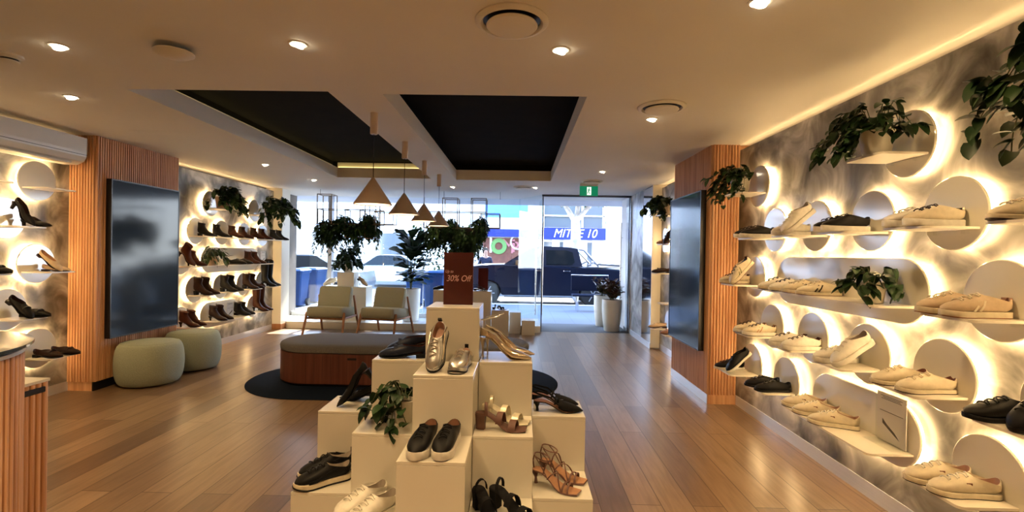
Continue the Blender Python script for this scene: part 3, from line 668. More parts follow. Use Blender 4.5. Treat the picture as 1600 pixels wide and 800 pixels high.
SN = [(.262, .018, .268, .030, .010), (.252, .016, .254, .044, .030), (.230, .014, .230, .056, .042), (.200, .014, .198, .066, .046), (.165, .014, .166, .075, .045), (.125, .014, .150, .082, .043),
      (.075, .014, .139, .087, .038), (.028, .014, .133, .090, .036), (.002, .030, .129, .091, .036), (-.002, .054, .126, .092, .036), (.002, .078, .122, .0925, .035)]
def k_sneaker(c_sole, c_up, c_lin, c_lace, c_tab=None, thick=.026, c_out=None, c_heel=None, c_stripe=None):
    L = .272; P = []
    P.append(('sole', sole(L, thick, 'round', 0, .003), c_sole))
    if c_out: P.append(('outsole', sole(L, .005, 'round', 0, .0035, -.001), c_out))
    up, ln = upper_and_lining([(a, b + thick - .02, c_, d_ + thick - .022, e) for a, b, c_, d_, e in SN], L, 0, .024, .04)
    P.append(('upper', up, c_up)); P.append(('lining', ln, c_lin))
    lc = MB()
    for i in range(6):
        f = i / 5; x = .208 - f * .080; z = (.066 + f * .024) + thick - .022; lace_arc(lc, x, z + .004, .018 + .003 * f, .0030, .006 * (1 if i % 2 else -1))
    P.append(('laces', lc, c_lace))
    if c_tab:
        for s in (-1, 1):
            t = MB(); t.box(.128, .150, s * .0385 - .0015, s * .0385 + .0015, .052 + thick - .02, .064 + thick - .02, Matrix.Identity(4))
            P.append(('side_tab', t, c_tab))
    if c_heel:
        P.append(('heel_patch', MB().loft([[(-.003 + .010 * abs(math.sin(k / 8 * PI - PI / 2)) ** 2, (k - 4) / 4 * .021, z) for k in range(9)] + [(.006 + .010 * abs(math.sin(k / 8 * PI - PI / 2)) ** 2, (k - 4) / 4 * .019, z) for k in range(8, -1, -1)] for z in (.045 + thick - .02, .078 + thick - .02)], True, True), c_heel))
    if c_stripe:
        for s in (-1, 1):
            t = MB()
            for q in (0, .022): t.ribbon([(.175 - q, s * .0455, .022 + thick - .02), (.160 - q, s * .0440, .042 + thick - .02), (.148 - q, s * .036, .066 + thick - .02)], (1, 0, .3), .008, .003)
            P.append(('side_stripes', t, c_stripe))
    return P
def k_runner(c_sole, c_up, c_lin, c_lace, c_out, c_panel):
    P = k_sneaker(c_sole, c_up, c_lin, c_lace, None, .030)
    P.append(('outsole', sole(.276, .008, 'round', 0, .006, -.001, .016), c_out))
    t = MB()
    for s in (-1, 1): t.ribbon([(.02, s * .036, .055), (.07, s * .040, .078), (.12, s * .042, .060), (.17, s * .0465, .040), (.21, s * .046, .034)], (0, .1, 1), .016, .004)
    P.append(('overlay', t, c_panel))
    t = MB(); t.box(-.006, .004, -.010, .010, .078, .108, Matrix.Translation((0, 0, 0))); P.append(('heel_tab', t, c_out))
    return P
LO = [(.260, .010, .266, .022, .010), (.248, .008, .250, .036, .028), (.225, .007, .224, .047, .038), (.195, .007, .192, .055, .042), (.160, .007, .168, .060, .041), (.110, .007, .158, .063, .036), (.050, .007, .152, .065, .033),
      (.008, .012, .148, .066, .031), (.000, .032, .146, .067, .030), (.004, .056, .144, .068, .030)]
def k_loafer(c_sole, c_up, c_lin, strap=None, heel=.018, shape='round'):
    L = .266; H = heel; P = [('sole', sole(L, .006, shape, H, .001, 0), c_sole)]
    P.append(('heel', MB().prism([(.0, -.018), (.012, -.028), (.06, -.031), (.06, .031), (.012, .028), (.0, .018)], 0, H + .002), c_sole))
    up, ln = upper_and_lining(LO, L, H, .018, .045); P.append(('upper', up, c_up)); P.append(('lining', ln, c_lin))
    if strap:
        t = MB(); t.ribbon([(.170, -.041, .03), (.172, -.030, .056), (.173, -.012, .068), (.173, .012, .068), (.172, .030, .056), (.170, .041, .03)], (1, 0, .35), .018, .003); P.append(('saddle_strap', t, strap))
    return P
PU = [(.268, .006, .272, .012, .004), (.250, .005, .252, .024, .019), (.225, .005, .224, .036, .032), (.200, .005, .195, .043, .037), (.165, .005, .185, .046, .037), (.110, .005, .180, .048, .033), (.050, .005, .176, .049, .030),
      (.006, .010, .174, .050, .028), (.000, .030, .172, .051, .027), (.004, .052, .171, .051, .027)]
def k_pump(c_up, c_lin, c_heel, H=.075, ankle=None, kind='stiletto'):
    L = .262; P = [('sole', sole(L, .004, 'point', H, 0), c_heel)]
    if kind == 'stiletto': P.append(('heel', MB().loft([[(x * s + o, y * s, z) for x, y in ((0, -.02), (.02, -.022), (.035, 0), (.02, .022), (0, .02))] for s, o, z in ((.22, .016, 0), (.24, .014, H * .5), (.55, .008, H * .82), (1, 0, H + .003))], True, True), c_heel))
    elif kind == 'flat': P.append(('heel', MB().prism([(.0, -.014), (.01, -.024), (.05, -.026), (.05, .026), (.01, .024), (.0, .014)], 0, H + .002), c_heel))
    else: P.append(('heel', MB().loft([[(x * s + o, y * s, z) for x, y in ((0, -.02), (.025, -.026), (.045, 0), (.025, .026), (0, .02))] for s, o, z in ((.5, .012, 0), (.6, .008, H * .6), (1, 0, H + .003))], True, True), c_heel))
    up, ln = upper_and_lining(PU, L, H, .016, .035); P.append(('upper', up, c_up)); P.append(('lining', ln, c_lin))
    if ankle:
        t = MB(); t.tube([(.012 + .045 * (1 - math.cos(a)), .034 * math.sin(a), H + .105 - .012 * math.cos(a)) for a in [2 * PI * k / 20 for k in range(21)]], .003, 6, cap=False)
        t.ribbon([(.006, 0, H + .045), (.002, 0, H + .075), (.010, 0, H + .097)], (0, 1, 0), .016, .003); P.append(('ankle_strap', t, ankle))
    return P
def k_slingback(c_up, c_in, c_heel, H=.05, buckle=None):
    L = .262; P = [('sole', sole(L, .005, 'point', H, 0), c_heel)]
    P.append(('insole', sole(L, .002, 'point', H, -.002, .005), c_in))
    P.append(('heel', MB().loft([[(x * s + o, y * s, z) for x, y in ((0, -.02), (.02, -.022), (.035, 0), (.02, .022), (0, .02))] for s, o, z in ((.45, .012, 0), (.38, .012, H * .4), (1, 0, H + .002))], True, True), c_heel))
    P.append(('upper', MB().loft(rings_of([(.268, .006, .272, .012, .004), (.250, .005, .252, .026, .019), (.225, .005, .224, .040, .032), (.195, .005, .190, .050, .038), (.165, .005, .160, .054, .038), (.135, .005, .138, .052, .035)], L, H), True, True), c_up))
    t = MB(); t.ribbon([(.150, .037, .035), (.09, .036, .045 + lift(.09, L, H)), (.02, .026, .050 + H), (-.004, 0, .052 + H), (.02, -.026, .050 + H), (.09, -.036, .045 + lift(.09, L, H)), (.150, -.037, .035)], (0, 0, 1), .009, .003); P.append(('heel_strap', t, c_up))
    t = MB(); t.ribbon([(.115, -.034, .02 + lift(.115, L, H)), (.125, -.02, .060 + lift(.12, L, H) * .5), (.125, .02, .060 + lift(.12, L, H) * .5), (.115, .034, .02 + lift(.115, L, H))], (1, 0, 0), .010, .003); P.append(('instep_strap', t, c_up))
    if buckle: P.append(('buckle', MB().box(.146, .162, .036, .041, .040, .054), buckle))
    return P
def strap_arc(mb, x0, x1, h, w_, L, H, width, n=9, t=.003):
    pts = []
    for k in range(n):
        a = PI * k / (n - 1); x = x0 + (x1 - x0) * k / (n - 1); pts.append((x, -w_ * math.cos(a), .008 + lift(x, L, H) + h * math.sin(a)))
    mb.ribbon(pts, (1, 0, 0), width, t)
def k_sandal(c_main, c_in, H=.07, heel='block', straps='mule'):
    L = .255; P = [('sole', sole(L, .008, 'square', H, 0), c_main), ('insole', sole(L, .002, 'square', H, -.002, .008), c_in)]
    if heel == 'block': P.append(('heel', MB().loft([[(x * s + o, y * s, z) for x, y in ((0, -.015), (.012, -.027), (.05, -.027), (.055, 0), (.05, .027), (.012, .027), (0, .015))] for s, o, z in ((.85, .004, 0), (.85, .004, H * .3), (1, 0, H + .003))], True, True), c_main))
    else: P.append(('heel', MB().loft([[(x * s + o, y * s, z) for x, y in ((0, -.02), (.02, -.022), (.035, 0), (.02, .022), (0, .02))] for s, o, z in ((.45, .014, 0), (.3, .014, H * .45), (.95, 0, H + .003))], True, True), c_main))
    t = MB()
    if straps == 'mule':
        strap_arc(t, .185, .195, .042, .042, L, H, .034); strap_arc(t, .12, .135, .055, .036, L, H, .030)
        P.append(('straps', t, c_main)); t2 = MB(); strap_arc(t2, .06, .045, .052, .032, L, H, .016); P.append(('ankle_strap', t2, c_main))
    else:
        for a, b in ((.21, .20), (.18, .19)): strap_arc(t, a, b, .036, .041, L, H, .010)
        strap_arc(t, .10, .175, .055, .038, L, H, .007); strap_arc(t, .175, .10, .055, .038, L, H, .007)
        strap_arc(t, .075, .11, .07, .034, L, H, .007)
        P.append(('straps', t, c_main))
        t2 = MB(); t2.tube([(.010 + .042 * (1 - math.cos(a)), .033 * math.sin(a), H + .075 + .010 * math.cos(a)) for a in [2 * PI * k / 20 for k in range(21)]], .003, 6, cap=False)
        t2.tube([(.10, .036, .012 + lift(.1, L, H)), (.06, .036, H + .05), (.030, .033, H + .080)], .0028, 6); t2.tube([(.10, -.036, .012 + lift(.1, L, H)), (.06, -.036, H + .05), (.030, -.033, H + .080)], .0028, 6)
        t2.tube([(.006, 0, H + .008), (.0, 0, H + .045), (.010, 0, H + .085)], .004, 6)
        P.append(('ankle_strap', t2, c_main))
    return P
BO = [(.262, .006, .266, .014, .006), (.250, .005, .252, .030, .022), (.225, .005, .226, .044, .036), (.190, .005, .190, .056, .041), (.155, .005, .152, .070, .040), (.120, .005, .130, .086, .037), (.070, .005, .118, .100, .035),
      (.022, .006, .110, .112, .034), (.002, .026, .106, .122, .034), (.000, .055, .104, .134, .035)]
def k_boot(c_up, c_sole, c_lin, H=.055, top=.17, gus=None, heel='block', fat=1.0):
    L = .262; P = [('sole', sole(L, .006, 'point', H, .002), c_sole)]
    rs = list(BO); k = 5 if top > .25 else 3
    for i in range(1, k + 1):
        f = i / k; z = .08 + (top - .08) * f; e = (fat - 1) * f; rs.append((.006 - .03 * e - (.012 * f if top > .25 else 0), z, .106 + .05 * e + (.004 * f), z + .055 * (1 - f), .036 * (1 + e) + .003 * f))
    up, ln = upper_and_lining(rs, L, H, .006 if top < .25 else 0, .05)
    P.append(('upper', up, c_up)); P.append(('lining', ln, c_lin))
    if heel == 'block': P.append(('heel', MB().loft([[(x * s + o, y * s, z) for x, y in ((0, -.015), (.012, -.028), (.056, -.029), (.056, .029), (.012, .028), (0, .015))] for s, o, z in ((.85, .004, 0), (1, 0, H + .003))], True, True), c_sole))
    else: P.append(('heel', MB().loft([[(x * s + o, y * s, z) for x, y in ((0, -.02), (.025, -.026), (.045, 0), (.025, .026), (0, .02))] for s, o, z in ((.4, .014, 0), (.45, .010, H * .5), (1, 0, H + .003))], True, True), c_sole))
    if gus:
        for s in (-1, 1):
            t = MB(); t.loft([[(.035, s * .0365, H + .06), (.078, s * .0372, H + .06), (.085, s * .0392, H + top - .02), (.028, s * .0392, H + top - .02)], [(.035, s * .030, H + .06), (.078, s * .030, H + .06), (.085, s * .030, H + top - .02), (.028, s * .030, H + top - .02)]], True, True, False)
            P.append(('elastic_gusset', t, gus))
    t = MB(); t.tube([(.004, 0, H + top - .015), (-.004, 0, H + top + .004), (.008, 0, H + top + .012), (.016, 0, H + top - .006)], .003, 5); P.append(('pull_tab', t, c_up))
    return P
def C(name, col, rough=.45, metal=0.0, coat=0.0):
    k = 'shoe_' + name
    if k not in M: M[k] = noisy(k, [tuple(v * .88 for v in col), tuple(min(1, v * 1.08) for v in col)], 30, rough, 3, metal=metal, coat=coat, spec=.13 if sum(col) < .12 else .5)
    return k
WH = C('white', (.72, .69, .62)); CR = C('cream', (.66, .58, .43)); BK = C('black', (.009, .009, .010), .42); BS = C('suede_black', (.010, .010, .012), .8); BR_ = C('brown', (.050, .016, .010), .4)
DB = C('dark_brown', (.020, .009, .007), .45); TN = C('tan', (.42, .22, .12), .5); MV = C('mauve', (.13, .058, .045), .5); BG = C('beige', (.52, .40, .27), .6); PK = C('rose', (.40, .24, .18), .6)
SI = C('silver', (.66, .66, .66), .34, 1.0); GO = C('gold', (.72, .60, .46), .22, 1.0); PC = C('pale_gold', (.82, .76, .60), .3, .4); NV = C('navy', (.014, .018, .035), .35); GU = C('gum', (.25, .10, .05), .6)
LI = C('lining_tan', (.20, .09, .05), .7); LG = C('lining_grey', (.35, .30, .25), .8); RD = C('red_brown', (.16, .05, .03), .5); OL = C('olive', (.2, .2, .08), .6); BL_ = C('blue', (.03, .05, .12), .5)
KINDS = {
 'white_sneaker': lambda: k_sneaker(WH, WH, LG, WH, thick=.030), 'cream_sneaker': lambda: k_sneaker(CR, CR, PK, WH, RD, .024, BK), 'black_white_sneaker': lambda: k_sneaker(WH, BK, BK, BK, thick=.030),
 'slip_on': lambda: k_sneaker(WH, BK, LI, BK, thick=.034), 'navy_white_sneaker': lambda: k_sneaker(CR, WH, NV, NV, None, .022, NV, NV, NV), 'white_brown_sneaker': lambda: k_sneaker(WH, WH, BR_, BR_, thick=.028, c_heel=BR_),
 'white_black_sneaker': lambda: k_sneaker(WH, WH, BK, WH, BK, .032, None, BK, BK), 'metal_heel_sneaker': lambda: k_sneaker(WH, CR, DB, DB, None, .032, None, GO), 'leopard_sneaker': lambda: k_sneaker(WH, CR, DB, DB, None, .028, DB, TN, TN),
 'beige_runner': lambda: k_sneaker(CR, BG, RD, CR, None, .026, GU, PK, CR), 'multi_sneaker': lambda: k_sneaker(CR, CR, BL_, NV, None, .028, RD, BR_, OL), 'black_trainer': lambda: k_runner(CR, BK, LG, BK, BK, BS),
 'silver_runner': lambda: k_runner(SI, SI, PK, LG, BK, GO), 'plain_white_sneaker': lambda: k_sneaker(CR, CR, RD, CR, None, .020, DB), 'stripe_sneaker': lambda: k_sneaker(CR, CR, CR, CR, None, .022, RD, CR, DB),
 'oxford': lambda: k_sneaker(BK, BK, LI, BK, thick=.018), 'black_sneaker': lambda: k_sneaker(WH, BK, BK, BK, thick=.020), 'black_shoe': lambda: k_sneaker(BK, BK, BK, BK, thick=.016),
 'navy_loafer': lambda: k_loafer(BK, NV, BR_, NV), 'black_loafer': lambda: k_loafer(BK, BK, DB, BK), 'brown_loafer': lambda: k_loafer(BK, DB, BR_, DB), 'beige_loafer': lambda: k_loafer(DB, BG, TN, BG), 'sand_loafer': lambda: k_loafer(GU, PK, TN, TN),
 'ballet': lambda: k_pump(BG, TN, DB, .012, None, 'flat'), 'black_pump': lambda: k_pump(BK, DB, BK, .06, None, 'block'), 'gold_heel': lambda: k_pump(GO, PC, GO, .105, SI), 'black_slingback': lambda: k_slingback(BS, LI, BK, .05, GO),
 'mauve_sandal': lambda: k_sandal(MV, MV, .07, 'block', 'mule'), 'cream_sandal': lambda: k_sandal(PC, PC, .07, 'block', 'mule'), 'black_sandal': lambda: k_sandal(BS, BS, .08, 'block', 'mule'), 'tan_strappy': lambda: k_sandal(MV, TN, .065, 'kitten', 'strap'),
 'flat_black_sandal': lambda: k_sandal(BK, WH, .03, 'block', 'mule'), 'gold_black_sandal': lambda: k_sandal(BK, PC, .03, 'block', 'strap'),
 'black_chelsea': lambda: k_boot(BK, BK, DB, .035, .165, BS), 'brown_chelsea': lambda: k_boot(BR_, BK, DB, .035, .165, DB), 'rust_boot': lambda: k_boot(BR_, DB, LI, .06, .15, None, 'cone'), 'dark_boot': lambda: k_boot(DB, BK, DB, .055, .16, None, 'cone', 1.0),
 'black_boot': lambda: k_boot(BK, BK, DB, .05, .19, None, 'block', 1.12), 'mahogany_boot': lambda: k_boot(DB, BK, DB, .05, .19, None, 'block', 1.12), 'tall_black': lambda: k_boot(BK, BK, DB, .06, .40, None, 'cone', 1.25), 'tall_brown': lambda: k_boot(BR_, BK, DB, .06, .38, None, 'cone', 1.25)}
PROTO = {}
def shoe(kind, x, y, z, head, label, cat='shoe', grp=None, pitch=0.0, roll=0.0, name=None, scale=1.0):
    """toe points along heading `head` (degrees, 0 = towards the right wall); x, y = middle of the sole"""
    nm = name or {'boot': 'ankle_boot'}.get(cat, cat)
    if kind not in PROTO:
        root = bpy.data.objects.new(nm, None); root.empty_display_size = .02; COL.objects.link(root); parts = []
        for pn, mb, mk in KINDS[kind](): parts.append((pn, mb.build(pn, M[mk], root)))
        PROTO[kind] = (root, parts)
    else:
        r0, parts = PROTO[kind]; root = r0.copy(); root.name = nm; COL.objects.link(root)
        for pn, o in parts: inst(o, pn, root)
    Rm = Matrix.Rotation(R(head), 3, 'Z') @ Matrix.Rotation(R(pitch), 3, 'Y') @ Matrix.Rotation(R(roll), 3, 'X')
    L = .262 * scale
    if pitch: toe = Vector((x, y, z)) + Matrix.Rotation(R(head), 3, 'Z') @ Vector((L * .5 * math.cos(R(pitch)), 0, 0)); loc = toe - Rm @ Vector((L, 0, 0))
    else: loc = Vector((x, y, z)) - Rm @ Vector((L / 2, 0, 0))
    loc.z += .001
    root.location = loc; root.rotation_euler = Rm.to_euler(); root.scale = (scale,) * 3
    tag(root, label, cat, grp); return root
# near right wall, toes to the room
RW = 'sneakers on the near right wall'
def rw(kind, Y, zrow, label, x=1.955, head=180, cat='sneaker', pitch=0, **k): return shoe(kind, x, Y, zrow - .07, head, label, cat, RW, pitch, **k)
rw('black_white_sneaker', 4.10, ZA, 'black sneaker with white sole beside timber column, second shelf row, farther of pair', x=1.93)
rw('black_white_sneaker', 3.99, ZA, 'black sneaker with white sole beside timber column, second shelf row, nearer of pair', x=1.93)
rw('white_sneaker', 3.53, ZA, 'white sneaker lying flat beside its propped mate, second shelf row, right wall', x=1.95)
rw('white_sneaker', 3.42, ZA, 'white sneaker propped heel up, second shelf row, right wall', x=1.95, pitch=40)
rw('black_white_sneaker', 3.00, ZA, 'black sneaker with thick white sole, middle of second row, farther of pair', x=1.93)
rw('black_white_sneaker', 2.87, ZA, 'black sneaker with thick white sole, middle of second row, nearer of pair', x=1.90)
rw('white_black_sneaker', 2.46, ZA, 'white sneaker with black tongue and side mark, farther of pair, second row')
rw('metal_heel_sneaker', 2.33, ZA, 'cream sneaker with shiny metallic heel, nearer of pair, second row', x=1.955)
rw('plain_white_sneaker', 1.92, ZA, 'large cream sneaker cut by the right edge, second shelf row', x=1.96)
rw('multi_sneaker', 4.44, ZB, 'cream sneaker with navy and red details, flat beside its propped mate near timber column')
rw('multi_sneaker', 4.31, ZB, 'cream sneaker with navy and red details, propped heel up near timber column', pitch=48, x=1.97)
rw('navy_white_sneaker', 3.72, ZB, 'white and navy sneaker, farthest on the long middle shelf of right wall')
rw('navy_white_sneaker', 3.56, ZB, 'white and navy sneaker, second from far end of the long middle shelf')
rw('stripe_sneaker', 3.38, ZB, 'cream sneaker with thin dark outsole, third from far end of long middle shelf', head=176)
rw('stripe_sneaker', 3.20, ZB, 'cream sneaker with thin dark outsole, next to the pot plant on long middle shelf', head=172)
rw('beige_runner', 2.24, ZB, 'beige and cream striped sneaker, farther of the pair at right edge, third row', head=180, scale=1.03)
rw('beige_runner', 2.11, ZB, 'beige and cream striped sneaker, nearer of the pair at right edge, third row', head=178, scale=1.03)
rw('leopard_sneaker', 4.13, ZCC, 'cream and brown sneaker, farther of pair by timber column, fourth row')
rw('leopard_sneaker', 4.00, ZCC, 'cream and brown sneaker, nearer of pair by timber column, fourth row', x=1.97)
rw('white_brown_sneaker', 3.55, ZCC, 'white sneaker with brown collar, farther of pair, fourth row')
rw('white_brown_sneaker', 3.41, ZCC, 'white sneaker with brown collar, nearer of pair, fourth row', x=1.97)
rw('white_sneaker', 3.02, ZCC, 'plain white sneaker lying flat, fourth row, right wall')
rw('white_sneaker', 2.89, ZCC, 'plain white sneaker propped heel up, fourth row, right wall', pitch=34, x=1.98)
rw('plain_white_sneaker', 2.52, ZCC, 'cream sneaker with dark outsole line, farther of pair above the info card', scale=1.02)
rw('plain_white_sneaker', 2.37, ZCC, 'cream sneaker with dark outsole line, nearer of pair above the info card', scale=1.02, x=1.97)
rw('oxford', 1.975, ZCC, 'black lace up shoe with tan lining at right edge, farther of pair', cat='shoe', head=175, x=1.95, scale=1.05)
rw('oxford', 1.84, ZCC, 'black lace up shoe at right edge, propped heel up', cat='shoe', pitch=28, x=1.98, scale=1.05)
rw('black_sneaker', 4.48, ZD, 'black sneaker with white sole, flat, lowest row beside column', x=1.94)
rw('black_sneaker', 4.34, ZD, 'black sneaker with white sole, propped heel up, lowest row beside column', pitch=42, x=1.97)
rw('black_shoe', 3.90, ZD, 'all black lace up sneaker, farther of pair, lowest row', x=1.95)
rw('black_shoe', 3.76, ZD, 'all black lace up sneaker, nearer of pair, lowest row', x=1.96)
rw('cream_sneaker', 3.36, ZD, 'cream lace up sneaker, farthest of three on the long lowest shelf', head=155, x=1.97)
rw('cream_sneaker', 3.20, ZD, 'cream lace up sneaker, middle of three on the long lowest shelf', head=152, x=1.955)
rw('cream_sneaker', 3.01, ZD, 'cream lace up sneaker with brown side tab, nearest of three on long lowest shelf', head=150, x=1.945)
rw('cream_sneaker', 2.275, ZD, 'cream lace up sneaker, farther of the pair on the lowest right shelf', head=175, x=1.95, scale=1.02)
rw('cream_sneaker', 2.155, ZD, 'cream lace up sneaker, nearer of the pair on the lowest right shelf', head=172, x=1.965, scale=1.02)
# niche
NW = 'shoes in the niche by the door'
shoe('sand_loafer', 2.0, 6.68, ZA - .07, 180, 'brown shoe lying flat in the niche by the door, upper shelf', 'shoe', NW)
shoe('brown_loafer', 2.02, 6.54, ZA - .07, 180, 'brown shoe propped heel up in the niche, upper shelf', 'shoe', NW, 50)
shoe('brown_loafer', 1.99, 6.86, ZB - .07, 180, 'dark brown shoe in the niche by the door, middle shelf', 'shoe', NW)
shoe('beige_loafer', 1.98, 6.95, ZD - .07, 180, 'beige shoe with dark sole in the niche, farther low shelf', 'shoe', NW)
shoe('sand_loafer', 1.99, 6.40, ZD - .07, 180, 'tan shoe in the niche, nearer low shelf', 'shoe', NW)
# left wall by the counter, toes to the room
LW = 'shoes on the left wall by the counter'
def lw(kind, Y, zrow, label, x=-4.27, head=0, cat='shoe', pitch=0, **k): return shoe(kind, x, Y, zrow - .07, head, label, cat, LW, pitch, **k)
lw('black_pump', 4.23, ZA, 'black pointed pump lying flat on second shelf row, left wall'); lw('black_pump', 4.10, ZA, 'black pointed pump propped heel up, second shelf row, left wall', pitch=38)
lw('ballet', 4.44, ZB, 'tan pointed flat lying flat beside its propped mate, left wall', x=-4.29); lw('ballet', 4.33, ZB, 'tan pointed flat propped heel up, left wall', pitch=35, x=-4.25)
lw('black_loafer', 3.90, ZB, 'black loafer toe at the left edge, third shelf row', x=-4.27)
lw('black_loafer', 4.22, ZCC, 'black loafer lying flat behind its propped mate, fourth row, left wall', x=-4.26); lw('black_loafer', 4.10, ZCC, 'black loafer propped heel up, fourth row, left wall', pitch=34, x=-4.28)
lw('brown_loafer', 4.37, ZD, 'dark brown loafer, nearer of pair on lowest left shelf', x=-4.29); lw('brown_loafer', 4.51, ZD, 'dark brown loafer, farther of pair on lowest left shelf', x=-4.26)
# boot wall
BW = 'boots on the boot wall'
def bw(kind, Y, zrow, label, x=-4.24, head=0, cat='boot', pitch=0, **k): return shoe(kind, x, Y, zrow - .07, head, label, cat, BW, pitch, **k)
for i, (Y, kd, ds) in enumerate([(6.52, 'black_chelsea', 'black'), (6.84, 'black_chelsea', 'black'), (7.21, 'brown_chelsea', 'brown'), (7.47, 'brown_chelsea', 'brown'), (7.80, 'brown_chelsea', 'brown'), (8.04, 'brown_chelsea', 'brown'), (8.41, 'black_chelsea', 'black'), (8.62, 'black_chelsea', 'black')]):
    bw(kd, Y, ZA, '%s ankle boot, %s from the left on the upper long boot shelf' % (ds, (ordn(i) if i < 7 else 'last')), scale=.92)
bw('rust_boot', 6.16, ZB, 'rust brown heeled boot propped heel up beside timber column', pitch=32, x=-4.27); bw('rust_boot', 6.30, ZB, 'rust brown heeled boot standing flat beside timber column', x=-4.22)
bw('black_shoe', 7.25, ZB, 'black shoe, nearest behind the pot plant on boot wall', cat='shoe'); bw('black_shoe', 7.42, ZB, 'black shoe, second behind the pot plant on boot wall', cat='shoe')
bw('brown_chelsea', 7.66, ZB, 'brown ankle boot behind the black shoes, nearer of two, third boot row'); bw('brown_chelsea', 7.84, ZB, 'brown ankle boot next to the small card, third boot row')
bw('mahogany_boot', 6.47, ZCC, 'dark brown wide ankle boot, nearer of pair, nearest shelf of fourth boot row'); bw('mahogany_boot', 6.62, ZCC, 'dark brown wide ankle boot, farther of pair, nearest shelf of fourth boot row')
bw('black_boot', 7.05, ZCC, 'black ankle boot, nearer of pair in fourth boot row'); bw('black_boot', 7.2, ZCC, 'black ankle boot, farther of pair in fourth boot row')
bw('mahogany_boot', 7.62, ZCC, 'dark brown ankle boot, nearer of pair left of tall black boots'); bw('mahogany_boot', 7.78, ZCC, 'dark brown ankle boot, farther of pair left of tall black boots')
bw('tall_black', 8.18, ZCC, 'tall black knee boot, nearer of pair at the far end of boot wall'); bw('tall_black', 8.33, ZCC, 'tall black knee boot, farther of pair at the far end of boot wall')
bw('rust_boot', 6.20, ZD, 'rust brown heeled boot, nearer of pair, lowest boot row by column'); bw('rust_boot', 6.34, ZD, 'rust brown heeled boot, farther of pair, lowest boot row by column')
bw('dark_boot', 6.80, ZD, 'dark brown heeled boot left of the info card, nearer of pair, lowest boot row'); bw('dark_boot', 6.95, ZD, 'dark brown heeled boot left of the info card, farther of pair, lowest boot row')
bw('black_chelsea', 7.40, ZD, 'black ankle boot right of the info card, nearer of pair, lowest boot row'); bw('black_chelsea', 7.52, ZD, 'black ankle boot right of the info card, farther of pair, lowest boot row')
bw('tall_brown', 7.93, ZD, 'tall brown knee boot, nearer of pair, lowest boot row'); bw('tall_brown', 8.07, ZD, 'tall brown knee boot, farther of pair, lowest boot row')
# plinth shoes
PG = 'shoes on the display plinths'
def ps(kind, toe, heel, lv, label, cat='shoe', pitch=0, **k):
    a = at(toe[0], toe[1], LV[lv]); b = at(heel[0], heel[1], LV[lv]); m = (a + b) / 2; h = math.degrees(math.atan2(a.y - b.y, a.x - b.x))
    return shoe(kind, m.x, m.y, LV[lv], h, label, cat, PG, pitch, **k)
def pm(kind, x, y, lv, head, label, cat='shoe', pitch=0, **k): return shoe(kind, x, y, LV[lv], head, label, cat, PG, pitch, **k)
pm('silver_runner', -.402, 2.455, 3, -98, 'metallic silver running shoe propped upright, left of pair', 'sneaker', 48, scale=.93)
pm('silver_runner', -.288, 2.455, 3, -97, 'metallic silver running shoe lying flat, right of pair', 'sneaker', scale=.93)
pm('slip_on', -.41, 2.14, 2, -97, 'black sneaker with white sole on front plinth, left of pair', 'sneaker')
pm('slip_on', -.305, 2.145, 2, -97, 'black sneaker with white sole on front plinth, right of pair', 'sneaker')
pm('navy_loafer', -.635, 2.69, 3, 186, 'dark pointed loafer with brown lining, nearer of pair beside sale plinth'); pm('navy_loafer', -.63, 2.81, 3, 184, 'dark pointed loafer, farther of pair beside sale plinth', pitch=10)
pm('black_pump', -.89, 2.70, 2, 186, 'black heel propped steeply beside the plinth pot plant', pitch=40); pm('black_pump', -.90, 2.82, 2, 176, 'black heel lying flat behind its propped mate beside plinth pot plant')
pm('black_trainer', -.955, 2.40, 1, 216, 'black trainer with pale sole at lower left, nearer of pair', 'sneaker'); pm('black_trainer', -.985, 2.51, 1, 217, 'black trainer with pale sole at lower left, farther of pair', 'sneaker')
pm('white_sneaker', -.69, 2.17, 1, 235, 'white lace up sneaker at the bottom edge, farther of pair', 'sneaker'); pm('white_sneaker', -.62, 2.09, 1, 235, 'white lace up sneaker at the bottom edge, nearer of pair', 'sneaker')
pm('gold_heel', -.075, 2.70, 3, -6, 'gold pointed heel with ankle strap, nearer of pair', scale=1.08); pm('gold_heel', -.055, 2.80, 3, -4, 'gold pointed heel with ankle strap, farther of pair', scale=1.08)
pm('mauve_sandal', -.075, 2.40, 2, -8, 'mauve brown block heel sandal on middle right plinth', 'sandal'); pm('cream_sandal', -.055, 2.51, 2, -16, 'pale cream block heel sandal behind the mauve one', 'sandal')
pm('black_sandal', -.12, 2.12, 1, -62, 'black block heel sandal at the bottom edge, left of pair', 'sandal'); pm('black_sandal', -.01, 2.16, 1, -38, 'black block heel sandal at the bottom edge, right of pair', 'sandal')
pm('black_slingback', .225, 2.70, 2, -5, 'black pointed slingback with low heel, nearer of pair'); pm('black_slingback', .215, 2.82, 2, -8, 'black pointed slingback with low heel, farther of pair')
pm('tan_strappy', .20, 2.41, 1, -30, 'tan strappy low heel sandal, nearer of pair', 'sandal'); pm('tan_strappy', .245, 2.52, 1, -28, 'tan strappy low heel sandal, farther of pair', 'sandal')

